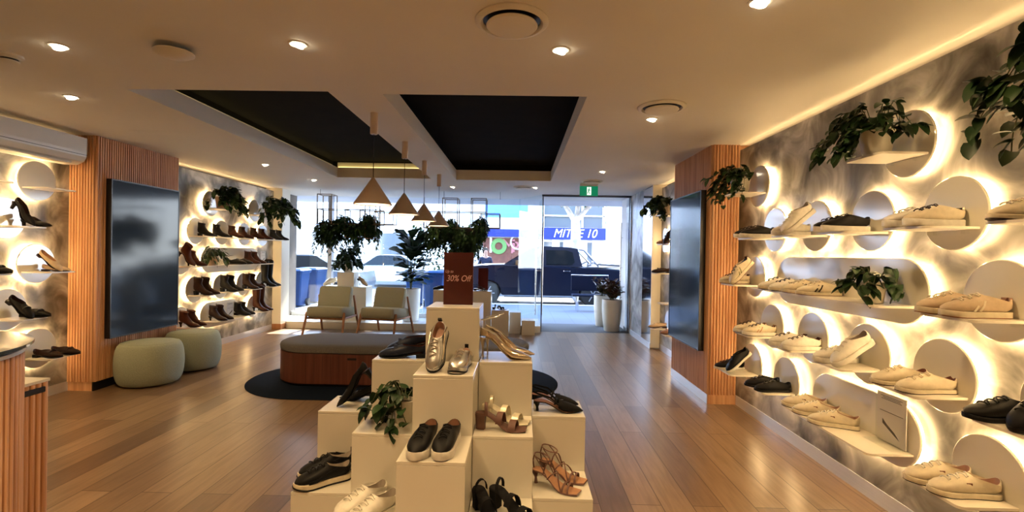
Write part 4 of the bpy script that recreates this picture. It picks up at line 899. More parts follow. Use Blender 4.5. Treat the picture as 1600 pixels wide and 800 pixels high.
# info cards
def card(x, y0, y1, z0, h, s, label):
    d = thing('info_card', label, 'info card', (x, (y0 + y1) / 2, z0 + .001), 0, 'printed cards in acrylic stands'); W_ = (y1 - y0) / 2
    a0, a1 = sorted((0, s * .004)); MB().box(a0, a1, -W_, W_, .004, h).build('printed_sheet', M['paper'], d)
    m = MB(); a0, a1 = sorted((-s * .006, -s * .003)); m.box(a0, a1, -W_ - .005, W_ + .005, 0, h + .005); a0, a1 = sorted((-s * .08, s * .004)); m.box(a0, a1, -W_ - .005, W_ + .005, 0, .003); m.build('acrylic_stand', M['acrylic'], d)
    k = MB(); a0, a1 = sorted((-s * .001, 0))
    for i, (q, f) in enumerate([(.93, .75), (.90, .6), (.87, .7), (.62, .8)]): k.box(a0, a1, -W_ * f, W_ * f, h * q, h * q + .0025)
    k.loft([[(xx, W_ * (u - .5) * 1.2, h * (.42 - .28 * (1 - u) ** 0 + .25 * u) + v) for u, v in ((0, 0), (.3, -.004), (1, -.006), (1, .020), (.75, .012), (.3, .012))] for xx in (a0, a1)], True, True, False)
    k.build('printed_picture', M['ink'], d)
card(2.075, 2.62, 2.83, ZD - .07, .275, 1, 'printed info card with a shoe picture in a clear stand, lower right wall')
card(-4.30, 7.10, 7.26, ZD - .07, .22, -1, 'pale printed info card between boots, lowest boot row')
card(-4.30, 8.02, 8.16, ZB - .07, .20, -1, 'small printed card at the far end of the long boot shelf')

# ------------------------------------------------------------------ plants
PROF = {'heart': [(0, .45), (.08, .86), (.28, 1.0), (.52, .95), (.78, .64), (.93, .25), (1, .0)], 'oval': [(0, .12), (.2, .75), (.45, 1.0), (.7, .85), (.9, .4), (1, 0)],
        'fig': [(0, .15), (.2, .5), (.45, .72), (.7, 1.0), (.9, .8), (1, .1)], 'lance': [(0, .1), (.25, .8), (.5, 1.0), (.75, .65), (1, 0)]}
def leaf(mb, base, d, length, width, shape='heart', droop=.35, rnd=random, fold=.25):
    base = Vector(base); d = Vector(d).normalized(); up = Vector((rnd.uniform(-.35, .35), rnd.uniform(-.35, .35), 1)); sd = d.cross(up)
    sd = sd.normalized() if sd.length > 1e-3 else Vector((1, 0, 0)); nr = sd.cross(d).normalized(); vs = []; pr = PROF[shape]
    for u, w_ in pr:
        c_ = base + d * length * u - Vector((0, 0, 1)) * droop * length * u * u
        back = -.10 * length if (shape == 'heart' and u < .1) else 0
        vs += [tuple(c_), tuple(c_ + sd * width / 2 * w_ + nr * fold * width / 2 * w_ + d * back * (u > 0)), tuple(c_ - sd * width / 2 * w_ + nr * fold * width / 2 * w_ + d * back * (u > 0))]
    fs = []
    for i in range(len(pr) - 1):
        a = i * 3; b = a + 3; fs += [(a, b, b + 1, a + 1), (a, a + 2, b + 2, b)]
    mb.add(vs, fs, True)
def pot(d, prof, m=None, soil=.9, mi=None):
    r_in = prof[-1][0] - .008; zt = prof[-1][1]
    MB().lathe(prof + [(prof[-1][0] - .003, zt + .002), (r_in, zt), (r_in, zt - .02)], 36, cap1=False).build('pot', m or M['pot'], d)
    MB().lathe([(r_in, zt - .018), (r_in * .6, zt - .012), (.001, zt - .010)], 24, cap0=False).build('soil', M['soil'], d)
def pothos(label, loc, pr, ph, n, reach, hang, seed, az=(0, 2 * PI), lf=.075, rise=.10, grp='trailing pot plants on the shelves', potm=None, xlim=None, shape='heart', lm='leaf', up=.5, step=.036, name='trailing_plant', zlim=-9, foot=(-.15, .15, -.15, .15), ylim=None):
    d = thing(name, label, 'pot plant', loc, 0, grp); rnd = random.Random(seed)
    pot(d, [(pr * .70, 0), (pr * .74, .004), (pr * .92, ph * .7), (pr, ph)], potm)
    lv = MB(); st = MB()
    for i in range(n):
        a = az[0] + (az[1] - az[0]) * (i + rnd.random()) / n; Rr = reach * rnd.uniform(.35, 1.0); hg = hang * rnd.uniform(-.15, 1.0) ** 1.0; rs = rise * rnd.uniform(.4, 1.3)
        pts = []; m = max(5, int((Rr + abs(hg) + rs) / step))
        wob = rnd.uniform(-.5, .5)
        for k in range(m + 1):
            t = k / m; r_ = pr * .3 + (Rr) * (1 - (1 - t) ** 1.7); z = ph + rs * math.sin(min(1, t * 1.6) * PI) - hg * max(0, t - .25) ** 1.5 / .65
            aa = a + wob * t; p = Vector((r_ * math.cos(aa), r_ * math.sin(aa), z))
            if xlim: p.x = max(xlim[0], min(xlim[1], p.x))
            if p.z < zlim: p.z = zlim + .01
            if foot and foot[0] < p.x < foot[1] and foot[2] < p.y < foot[3]: p.z = max(p.z, .02)
            if ylim: p.y = max(ylim[0], min(ylim[1], p.y))
            pts.append(p)
        st.tube([tuple(p) for p in pts], .0022, 4)
        for k in range(1, m + 1):
            for q in range(2 if rnd.random() < .3 else 1):
                aa = a + rnd.uniform(-1.3, 1.3); dv = Vector((math.cos(aa), math.sin(aa), rnd.uniform(-1.5, up)))
                L = lf * rnd.uniform(.65, 1.15); b_ = pts[k]
                if xlim and (b_.x + dv.x * L > xlim[1] or b_.x + dv.x * L < xlim[0]): dv.x *= -.6
                leaf(lv, b_, dv, L, L * (rnd.uniform(.66, .86) if shape == 'heart' else .4), shape, rnd.uniform(.1, .6), rnd)
    st.build('stems', M['stem'], d); lv.build('foliage', M[lm], d); return d
S = .07
pothos('large trailing plant in cream pot high on the middle of the right wall', (1.945, 2.70, ZP - S + .001), .085, .135, 20, .27, .16, 3, (PI * .45, PI * 1.55), .058, .12, xlim=(-.6, .12), zlim=-.10)
pothos('trailing plant in cream pot on the top shelf beside the right timber column', (1.945, 4.35, ZP - S + .001), .085, .13, 20, .30, .22, 5, (PI * .5, PI * 1.5), .060, .10, xlim=(-.6, .10))
pothos('trailing plant cut off by the upper right corner', (1.93, 1.60, ZP - S + .001), .085, .13, 30, .34, .32, 8, (PI * .4, PI * 1.6), .068, .14, xlim=(-.6, .14))
pothos('small leafy plant in cream pot among sneakers on the long middle shelf', (1.96, 2.72, ZB - S + .001), .062, .115, 12, .17, .08, 12, (0, 2 * PI), .070, .09, xlim=(-.6, .08), zlim=.01, step=.07)
pothos('leafy plant in cream pot in the niche by the door', (2.0, 6.62, ZP - S + .001), .09, .15, 20, .32, .22, 15, (PI * .45, PI * 1.45), .075, .08, xlim=(-.6, .12))
pothos('trailing plant in peach pot at the top of the boot wall, left of two', (-4.26, 6.90, ZP - S + .001), .10, .17, 26, .30, .26, 21, (-PI * .5, PI * .5), .075, .12, potm=M['peachpot'], xlim=(-.12, .6))
pothos('bushy trailing plant at the top of the boot wall, right of two beside window', (-4.22, 8.15, ZP - S + .001), .10, .15, 34, .42, .32, 23, (-PI * .5, PI * .5), .08, .12, potm=M['peachpot'], xlim=(-.12, .7))
pothos('small plant in peach pot between boots on the long boot shelf', (-4.24, 6.66, ZB - S + .001), .065, .125, 14, .17, .06, 27, (0, 2 * PI), .10, .12, potm=M['peachpot'], xlim=(-.12, .5), zlim=.01, shape='lance')
pothos('trailing plant in white pot on a plinth in the middle display', (-.575, 2.475, LV[2] + .001), .056, .115, 15, .18, .26, 33, (PI * .3, PI * 1.5), .058, .07, grp=None, zlim=.012, step=.045, ylim=(-.19, .11), xlim=(-.30, .06), foot=None)

# window display
ZW = .1245
def wplinth(x0, x1, y0, y1, z0, h, label): plinth(x0, y0, x1 - x0, y1 - y0, h, label, z0, 'white plinths of the window display')
pA = atY(504, 450, 9.15); pB = atY(572, 450, 9.15)
wplinth(pA.x, pB.x, 9.15, 9.55, ZW, .64, 'broad white plinth in the window behind the left armchair')
wplinth(atY(527, 430, 9.2).x, atY(553, 430, 9.2).x, 9.2, 9.48, ZW + .641, .27, 'white box on the broad window plinth, carrying a pot plant')
pothos('bushy plant in cream pot on the white window box', (atY(545, 420, 9.33).x, 9.33, ZW + .912), .105, .20, 26, .26, .12, 41, (0, 2 * PI), .10, .28, grp=None, up=.9, name='potted_plant')
shoe('white_sneaker', atY(517, 450, 9.3).x, 9.3, ZW + .641, 205, 'white shoe on the window plinth left of the box', 'shoe', 'shoes in the window', 20)
shoe('beige_loafer', atY(566, 450, 9.3).x, 9.3, ZW + .641, -20, 'beige shoe on the window plinth right of the box', 'shoe', 'shoes in the window', 30)
# fiddle leaf fig
fx = atY(642, 450, 9.30).x
d = thing('fiddle_leaf_fig', 'large leaved fig in a tall white planter by the window', 'pot plant', (fx, 9.30, ZW))
pot(d, [(.13, 0), (.15, .01), (.175, .3), (.185, .615)], M['whitepot'])
rnd = random.Random(5); lv = MB(); st = MB()
for s in range(4):
    a = s * PI / 2 + .4; top = (.12 * math.cos(a), .08 * math.sin(a), 1.50 + .12 * (s % 2)); st.tube([(0, 0, .6), (.05 * math.cos(a), .05 * math.sin(a), 1.0), top], [.014, .010, .006], 6)
for i in range(96):
    z = rnd.uniform(.72, 1.62); a = rnd.uniform(0, 2 * PI); f = (z - .7) / .95; rad = rnd.uniform(.03, .17); L = rnd.uniform(.23, .33) * (.75 + .5 * min(1, f * 1.2))
    dv = Vector((math.cos(a), math.sin(a), rnd.uniform(.0, 1.1) + f * .5)); leaf(lv, (rad * math.cos(a), rad * math.sin(a), z), dv, L, L * .78, 'fig', .35, rnd, .15)
st.build('trunk', M['stem'], d); lv.build('foliage', M['leaf2'], d)
# hanging rod frames with plants
def frame(name, label, boxes, foliage, seed, pots):
    d = thing(name, label, 'hanging planter', ((boxes[0][0] + boxes[0][1]) / 2, 8.75, HC), 0, 'rod frame planters hung in the window'); ox, oy, oz = d.location
    t = .014
    m = MB()
    for x0, x1, y0, y1, z0, z1 in boxes:
        for x in (x0, x1):
            for y in (y0, y1): m.box(x - ox - t / 2, x - ox + t / 2, y - oy - t / 2, y - oy + t / 2, z0 - oz, z1 - oz)
        for z in (z0, z1):
            for y in (y0, y1): m.box(x0 - ox, x1 - ox, y - oy - t / 2, y - oy + t / 2, z - oz - t / 2, z - oz + t / 2)
            for x in (x0, x1): m.box(x - ox - t / 2, x - ox + t / 2, y0 - oy, y1 - oy, z - oz - t / 2, z - oz + t / 2)
    zt = max(b[5] for b in boxes)
    m.build('rod_frame', M['bronze'], d)
    w_ = MB()
    for x in (boxes[0][0], boxes[-1][1]): w_.tube([(x - ox, 0, zt - oz if x == boxes[0][0] else zt - oz), (x - ox, 0, -.001)], .004, 6)
    w_.build('hanging_rod', M['bronze'], d)
    for (x, z) in pots:
        MB().box(x - ox - .13, x - ox + .13, -.09, .09, z - oz, z - oz + .13, c=.006).build('trough', M['bezel'], d)
    rnd = random.Random(seed); lv = MB()
    for (cx_, cz_, rx, rz, n) in foliage:
        for i in range(n):
            while True:
                p = Vector((rnd.uniform(-1, 1), rnd.uniform(-1, 1), rnd.uniform(-1, 1)))
                if p.length < 1: break
            q = (cx_ - ox + p.x * rx, p.y * .22, cz_ - oz + p.z * rz)
            dv = Vector((p.x + rnd.uniform(-.6, .6), p.y + rnd.uniform(-.6, .6), rnd.uniform(-1.0, .4))); L = rnd.uniform(.05, .085)
            leaf(lv, q, dv, L, L * .5, 'oval', .4, rnd)
        st = 0
    for (cx_, cz_, rx, rz, n) in foliage:
        for i in range(int(n / 42)):
            x = cx_ + rnd.uniform(-rx, rx) * .95; y = rnd.uniform(-.16, .16); z0 = cz_ - rz * .5; ln = rnd.uniform(.08, .34)
            for k in range(int(ln / .03)): leaf(lv, (x - ox + rnd.uniform(-.02, .02), y, z0 - oz - k * .03), (rnd.uniform(-1, 1), rnd.uniform(-1, 1), -.6), rnd.uniform(.04, .07), .03, 'oval', .3, rnd)
    lv.build('foliage', M['leaf3'], d)
YF = 8.75
def FX(px): return atY(px, 350, YF).x
def FZ(py, px=600): return atY(px, py, YF).z
frame('hanging_planter', 'left bronze rod frame with dense dark hanging greenery', [(FX(500), FX(522), 8.62, 8.88, FZ(352), FZ(306)), (FX(501), FX(597), 8.62, 8.88, FZ(352), FZ(329)), (FX(543), FX(566), 8.62, 8.88, FZ(372), FZ(329)), (FX(588), FX(617), 8.62, 8.88, FZ(351), FZ(332)), (FX(574), FX(590), 8.62, 8.88, FZ(373), FZ(308))],
      [(FX(513), FZ(364), .24, .23, 900), (FX(537), FZ(352), .17, .18, 700), (FX(556), FZ(362), .20, .18, 600), (FX(577), FZ(351), .16, .19, 700), (FX(585), FZ(362), .11, .12, 160)], 61, [(FX(513), FZ(361)), (FX(550), FZ(361)), (FX(577), FZ(361))])
frame('hanging_planter', 'right bronze rod frame with dense dark hanging greenery', [(FX(693), FX(716), 8.62, 8.88, FZ(356), FZ(309)), (FX(664), FX(760), 8.62, 8.88, FZ(355), FZ(330)), (FX(737), FX(760), 8.62, 8.88, FZ(358), FZ(309)), (FX(752), FX(781), 8.62, 8.88, FZ(354), FZ(332))],
      [(FX(682), FZ(366), .20, .20, 700), (FX(704), FZ(356), .14, .19, 620), (FX(722), FZ(372), .22, .24, 1000), (FX(750), FZ(354), .14, .20, 700), (FX(735), FZ(378), .20, .22, 700)], 67, [(FX(690), FZ(365)), (FX(725), FZ(365)), (FX(750), FZ(365))])
# right hand window plinths
def wp2(px0, px1, ptop, y, z0, label, dep=.3):
    a = atY(px0, ptop, y); b = atY(px1, ptop, y); wplinth(a.x, b.x, y, y + dep, z0, max(.05, a.z - z0), label); return (a.x + b.x) / 2, a.z
wp2(737, 767.5, 455, 8.50, 0, 'tallest white plinth of the door side window display'); wp2(768, 795, 485, 8.45, 0, 'medium white plinth of the door side window display carrying black sandals')
wp2(796, 814, 488, 8.78, 0, 'small white display box with bright top near the door'); wp2(815, 836, 501, 8.60, 0, 'smallest white display box nearest to the door'); wp2(677, 700, 453, 8.50, 0, 'white window plinth just left of the sale sign')
shoe('gold_black_sandal', atY(751, 455, 8.6).x, 8.6, atY(751, 455, 8.5).z, -15, 'black and gold sandal on the tallest door side window plinth', 'sandal', 'shoes in the window')
shoe('flat_black_sandal', atY(780, 485, 8.55).x, 8.58, atY(780, 485, 8.45).z, -20, 'black sandal on the medium window plinth by the door', 'sandal', 'shoes in the window')
shoe('black_loafer', atY(688, 453, 8.6).x, 8.6, atY(688, 453, 8.5).z, 200, 'small black shoe on the window plinth left of the sale sign', 'shoe', 'shoes in the window')
d = thing('window_sign', 'maroon card standing on the tallest door side window plinth', 'sign', (atY(755, 440, 8.72).x, 8.72, atY(751, 455, 8.5).z + .001)); MB().box(-.09, .09, -.005, .005, 0, .40, c=.001).build('sign_card', M['maroon'], d); MB().box(-.095, .095, -.04, .04, 0, .004).build('stand', M['acrylic'], d)

# door planters
def planter(px, y, r, h, n, seed, label, L=.16):
    x = atY(px, 480, y).x; d = thing('tall_planter', label, 'pot plant', (x, y, .0005), 0, 'tall cream planters at the entrance')
    pot(d, [(r * .70, 0), (r * .76, .01), (r * .92, h * .35), (r, h * .7), (r * 1.0, h)], M['pot'])
    rnd = random.Random(seed); lv = MB(); st = MB()
    for i in range(n):
        a = rnd.uniform(0, 2 * PI); t = rnd.uniform(.0, .55); top = Vector((.20 * math.cos(a) * t * 2, .20 * math.sin(a) * t * 2, h + rnd.uniform(.10, .34)))
        st.tube([(0.04 * math.cos(a), .04 * math.sin(a), h - .02), tuple((top + Vector((0, 0, h))) * .5), tuple(top)], .004, 4)
        for k in range(7):
            f = .25 + .75 * k / 6; b_ = Vector((.04 * math.cos(a), .04 * math.sin(a), h - .02)).lerp(top, f); aa = rnd.uniform(0, 2 * PI); leaf(lv, b_, (math.cos(aa), math.sin(aa), rnd.uniform(.5, 2.0)), L * rnd.uniform(.6, 1.05), L * .5, 'oval', .3, rnd)
    st.build('stems', M['stem'], d); lv.build('foliage', M['leafpurple'], d)
planter(956, 9.32, .185, .60, 22, 71, 'cream planter with burgundy leaves at the entrance, right and nearer of two'); planter(941, 9.95, .17, .62, 18, 73, 'pale planter with burgundy leaves at the entrance, left and farther of two', .15)

# ------------------------------------------------------------------ street
struct(MB().box(-30, 30, YD, 14.2, -.09, -.03), 'floor_footpath', M['footpath'])
struct(MB().box(.41, 2.3, YD, 10.15, -.03, .0), 'floor_entry_mat', M['mat'])
struct(MB().box(-30, 30, 14.05, 14.22, -.16, -.02), 'trim_kerb', M['concrete'])
struct(MB().box(-30, 30, 14.2, 26.0, -.25, -.15), 'floor_street', M['asphalt'])
struct(MB().box(-30, 30, 26.0, 32, -.25, -.06), 'floor_far_footpath', M['concrete'])
# utility vehicle parked at the kerb
def wheel(parent, x, y, r, w_, s, z=None):
    d = MB(); mx = Matrix.Translation((x, y, r)) @ Matrix.Rotation(PI / 2, 4, 'X')
    d.lathe([(r * .68, -w_ / 2), (r * .94, -w_ / 2), (r, -w_ * .36), (r, w_ * .36), (r * .94, w_ / 2), (r * .68, w_ / 2)], 36, mx); t = d.build('tyre', M['tyre'], parent)
    h = MB(); 
    for k in range(6):
        a = k * PI / 3; h.bar((x, y - s * w_ * .46, r), (x + r * .62 * math.cos(a), y - s * w_ * .46, r + r * .62 * math.sin(a)), .05, .03)
    h.lathe([(r * .68, w_ * .30 * s), (r * .62, w_ * .47 * s), (r * .60, w_ * .30 * s)], 30, mx, cap0=False, cap1=False); h.lathe([(.05, w_ * .3 * s), (.06, w_ * .5 * s), (.001, w_ * .5 * s)], 20, mx)
    h.build('alloy_rim', M['rim'], t)
def side_body(mb, pts, w0, w1, zmid, ext=.05):
    """outline in x, z extruded across y with rounded shoulders"""
    cx_ = sum(p[0] for p in pts) / len(pts); cz_ = sum(p[1] for p in pts) / len(pts)
    def r_(y, k): return [(cx_ + (x - cx_) * k, y, cz_ + (z - cz_) * k) for x, z in pts]
    mb.loft([r_(w0, .965), r_(w0 + ext * .4, .988), r_(w0 + ext, 1), r_(w1 - ext, 1), r_(w1 - ext * .4, .988), r_(w1, .965)], True, True, False)
def arch(cx_, r_, z0, n=10): return [(cx_ - r_ * math.cos(PI * k / n), z0 + r_ * math.sin(PI * k / n)) for k in range(n + 1)]
YU = 14.75; 
d = thing('utility_vehicle', 'dark blue dual cab ute parked across the street entrance', 'car', (0, YU, -.15))
xf, xr_ = -.98, 2.24; zb = .42
pts = [(-1.92, .55), (-1.86, zb - .02)] + [(x, z) for x, z in arch(xf, .43, zb - .06)] + [(-.50, .33), (1.72, .33)] + [(x, z) for x, z in arch(xr_, .43, zb - .06)] + [(2.75, .45), (3.42, .50), (3.45, 1.12), (1.95, 1.20), (1.6, 1.20), (-.35, 1.24), (-.50, 1.26), (-1.15, 1.24), (-1.75, 1.16), (-1.93, .98)]
m = MB(); side_body(m, pts, 0, 1.88, 0, .06); m.build('body', M['carblue'], d)
m = MB(); cab = [(-.50, 1.22), (.42, 1.80), (.62, 1.835), (1.50, 1.82), (1.78, 1.77), (1.92, 1.22)]
def cabr(y, k=1.0): return [(x, y + (.20 * (z - 1.22) / .6) * (1 if y < .9 else -1), z) for x, z in cab]
m.loft([cabr(.05), cabr(1.83)], True, True, False); m.build('cab', M['carblue'], d)
m = MB()
def win(pl, y=.046, t=.012):
    m.loft([[(x, y + .20 * (z - 1.22) / .6 - t, z) for x, z in pl], [(x, y + .20 * (z - 1.22) / .6 + .01, z) for x, z in pl]], True, True, False)
win([(-.22, 1.27), (.42, 1.69), (.66, 1.72), (.70, 1.27)]); m.build('front_side_window', M['carglass'], d)
m = MB(); win([(.82, 1.28), (.80, 1.72), (1.42, 1.72), (1.62, 1.66), (1.68, 1.36), (1.60, 1.28)]); m.build('rear_side_window', M['carglass'], d)
m = MB(); m.loft([[(-.50 + .92 * f - .012, y, 1.232 + .58 * f + .01) for f, y in ((.04, .14), (.93, .30), (.93, 1.58), (.04, 1.74))], [(-.50 + .92 * f, y, 1.232 + .58 * f - .01) for f, y in ((.04, .14), (.93, .30), (.93, 1.58), (.04, 1.74))]], True, True, False); m.build('windscreen', M['carglass'], d)
m = MB(); m.loft([[(-.12, y, z) for y, z in ((-.20, 1.25), (-.02, 1.25), (-.02, 1.40), (-.20, 1.40))], [(.04, y, z) for y, z in ((-.21, 1.24), (-.02, 1.24), (-.02, 1.42), (-.21, 1.42))]], True, True, False); m.build('side_mirror', M['chrome'], d)
for x in (.52, 1.34): MB().box(x, x + .2, -.022, .004, 1.075, 1.105, c=.004).build('door_handle', M['chrome'], d)
m = MB(); 
for x in (.76, 1.74): m.box(x - .004, x + .004, -.003, .006, .42, 1.22)
m.build('door_seams', M['bezel'], d)
MB().box(-.45, 1.62, -.06, .06, .28, .32, c=.012).build('side_step', M['darksteel'], d)
m = MB()
for y in (.12, 1.76): m.tube([(1.80, y, 1.76), (1.95, y, 1.74), (2.42, y, 1.24)], .035, 8); m.tube([(2.05, y, 1.24), (2.30, y, 1.38)], .03, 8)
m.tube([(1.93, .12, 1.74), (1.93, 1.76, 1.74)], .03, 8); m.build('sports_bar', M['chrome'], d)
m = MB()
for y in (.06, 1.82): m.bar((2.35, y, 1.30), (3.40, y, 1.25), .05); 
m.build('tray_rails', M['chrome'], d)
MB().box(2.0, 3.40, .10, 1.78, 1.19, 1.215, c=.004).build('tonneau_cover', M['bezel'], d)
MB().box(-1.93, -1.70, -.004, .25, .95, 1.12, c=.01).build('headlight', M['chrome'], d)
for x in (xf, xr_):
    for y, s in ((.14, 1), (1.74, -1)): wheel(d, x, y, .385, .26, s)
# cars across the street
def sedan(name, label, x, y, rz, paint, sc_=1.0):
    d = thing(name, label, 'car', (x, y, -.15), rz, 'cars passing beyond the window')
    pts = [(-2.2, .5), (-2.15, .34)] + arch(-1.35, .36, .30) + [(-.9, .25), (.9, .25)] + arch(1.35, .36, .30) + [(2.15, .34), (2.22, .6), (2.15, .92), (1.3, .98), (-.8, .95), (-1.9, .80), (-2.2, .68)]
    m = MB(); side_body(m, pts, 0, 1.8, 0, .08); m.build('body', paint, d)
    cab_ = [(-1.0, .93), (-.35, 1.38), (.0, 1.45), (.7, 1.42), (1.55, .97)]
    m = MB(); m.loft([[(x, y + (.25 * (z - .93) / .5) * (1 if y < .9 else -1), z) for x, z in cab_] for y in (.06, 1.74)], True, True, False); m.build('cabin', M['carglass'], d)
    m = MB(); m.loft([[(x, y, z) for x, z in ((-.3, 1.40), (.0, 1.455), (.6, 1.44), (.75, 1.40))] for y in (.3, 1.5)], True, True, False); m.build('roof', paint, d)
    for xx in (-1.35, 1.35):
        for yy, s in ((.12, 1), (1.68, -1)): wheel(d, xx, yy, .32, .2, s)
sedan('parked_car', 'white car seen through the window right of the hanging greenery', atY(598, 400, 21.5).x, 21.5, 0, M['carwhite']); sedan('parked_car', 'grey car seen through the window above the left blue bin', atY(452, 400, 15.0).x, 15.0, 0, M['cargrey'])
# wheelie bins
def bin_(px, y, rz, label):
    x = atY(px, 450, y).x; d = thing('wheelie_bin', label, 'bin', (x, y, -.03), rz, 'blue wheelie bins on the footpath')
    def rr(w_, dd, z, ox=0): return [(-w_ / 2 + .03, -dd / 2 + ox, z), (w_ / 2 - .03, -dd / 2 + ox, z), (w_ / 2, -dd / 2 + .03 + ox, z), (w_ / 2, dd / 2 + ox, z), (-w_ / 2, dd / 2 + ox, z), (-w_ / 2, -dd / 2 + .03 + ox, z)]
    MB().loft([rr(.42, .46, .04), rr(.42, .46, .08), rr(.54, .60, .86), rr(.58, .66, .87), rr(.58, .66, .91)], True, True, False).build('bin_body', M['blueplastic'], d)
    MB().loft([rr(.60, .68, .915), rr(.60, .68, .94), rr(.50, .56, .985)], True, True, False).build('lid', M['blueplastic'], d)
    MB().tube([(-.26, .38, .93), (-.22, .42, .93), (.22, .42, .93), (.26, .38, .93)], .016, 8).build('grab_handle', M['blueplastic'], d)
    for s in (-1, 1): MB().lathe([(.03, -.03), (.10, -.03), (.10, .03), (.03, .03)], 24, Matrix.Translation((s * .26, .20, .10)) @ Matrix.Rotation(PI / 2, 4, 'Y')).build('wheel', M['tyre'], d)
    mx = Matrix.Translation((0, -.262, .5)) @ Matrix.Rotation(R(-5), 4, 'X'); MB().box(-.10, .10, -.006, .002, .04, .17, mx).build('sticker', M['sticker'], d); MB().box(-.09, .09, -.008, .002, .17, .20, mx).build('red_label', M['red'], d)
bin_(461, 12.6, R(4), 'blue wheelie bin outside the left window, leftmost'); bin_(488, 13.6, R(-2), 'blue wheelie bin behind the dark window mullion'); bin_(678, 12.9, R(5), 'blue wheelie bin right of the fig plant, outside'); bin_(652, 13.6, R(-3), 'blue wheelie bin mostly hidden behind the fig planter, outside')
# street bench
bx_ = atY(912, 460, 12.6)
d = thing('street_bench', 'dark navy metal bench on the footpath in front of the ute', 'bench', (bx_.x + .18, 12.6, -.03))
MB().box(-.48, .50, .26, .30, .52, .92, c=.008).build('backrest', M['navybench'], d); MB().box(-.48, .50, -.12, .26, .40, .45, c=.01).build('seat', M['navybench'], d); MB().box(-.48, .50, .27, .295, .925, .945, c=.004).build('top_edge', M['chrome'], d)
for x in (-.34, .38):
    for y in (-.08, .24): MB().box(x - .02, x + .02, y - .02, y + .02, 0, .40).build('leg', M['chrome'], d)
# facade across the street
YB = 28.0
def BX(px): return atY(px, 380, YB).x
def BZ(py, px=860): return atY(px, py, YB).z
d = thing('hardware_store', 'white shop building across the street with a blue sign band', 'building', (0, YB, -.06)); o_ = .06
MB().box(BX(700), BX(946), 0, 6, 0, 9.0).build('wall', M['render'], d)
MB().box(BX(735), BX(826), -.25, -.0, BZ(371) + o_, BZ(359.5) + o_).build('fascia', M['mitreblue'], d)
MB().box(BX(840), BX(945), -.25, -.0, BZ(374) + o_, BZ(356) + o_).build('fascia', M['mitreblue'], d)
text('lettering', 'MITRE 10', M['white'], .68, (BX(897), -.27, BZ(365) + o_), (PI / 2, 0, 0), d, .3, .01, sx=.9)
MB().box(BX(848), BX(940), -.02, .02, BZ(355) + o_, BZ(300) + o_).build('upper_window', M['shopglass'], d)
g = MB(); 
for px in (848, 909, 943): g.box(BX(px) - .06, BX(px) + .06, -.08, -.0, BZ(355) + o_, BZ(300) + o_)
g.box(BX(846), BX(944), -.08, 0, BZ(338) + o_, BZ(336) + o_); g.build('window_bars', M['white'], d)
MB().box(BX(757), BX(824), -.02, .02, BZ(341) + o_, BZ(300) + o_).build('upper_window', mat('blue_glazing', (.12, .28, .6), .2, 0, .6), d)
MB().box(BX(850), BX(938), -.02, .02, .1, BZ(378) + o_).build('shopfront', M['shopglass'], d)
for px in (862, 880, 905, 925): MB().box(BX(px), BX(px) + .45, -.05, -.02, .5, 2.6).build('window_poster', M['white'], d)
mw_ = MB().box(BX(755), BX(822), -.06, .0, .3, BZ(373) + o_).build('mural', M['brick'], d)
zc = BZ(386) + o_
text('mural_letter', 'I', M['white'], 1.25, (BX(767), -.09, zc), (PI / 2, 0, 0), d); text('mural_letter', 'M', M['mauve'], 1.1, (BX(795), -.09, zc), (PI / 2, 0, 0), d); text('mural_letter', 'P', M['mauve'], 1.0, (BX(804), -.09, zc - .1), (PI / 2, 0, 0), d)
MB().lathe([(.22, -.02), (.46, -.02), (.46, .02), (.22, .02)], 28, Matrix.Translation((BX(779.5), -.09, zc)) @ Matrix.Rotation(PI / 2, 4, 'X'), cap0=False, cap1=False).build('mural_ring', M['limegreen'], d)
MB().lathe([(.36, -.02), (.44, -.02), (.44, .02), (.36, .02)], 28, Matrix.Translation((BX(809), -.09, zc + .25)) @ Matrix.Rotation(PI / 2, 4, 'X'), cap0=False, cap1=False).build('mural_badge', M['white'], d)
g = MB()
for k in range(9): g.box(BX(771) + k * .16, BX(771) + k * .16 + .11, -.09, -.06, zc + .62 - .004 * k, zc + .70 - .004 * k)
g.build('mural_caption', M['white'], d)
d = thing('white_building', 'bright white building across the street at the right', 'building', (0, YB + .3, -.06)); MB().box(BX(946.5), BX(1060), -.3, 6, 0, 9.5).build('wall', M['white'], d); MB().box(BX(947), BX(1058), -.45, -.3, 3.3, 3.5).build('ledge', M['render'], d)
d = thing('pale_building', 'pale sunlit building across the street beyond the window plants', 'building', (0, YB + 1.5, -.06)); MB().box(-34, BX(699), 0, 6, 0, 7.5).build('wall', M['white'], d)
for k in range(6): MB().box(-30 + k * 4.2, -27.6 + k * 4.2, -.03, 0, 1.0, 2.6).build('window', M['shopglass'], d)
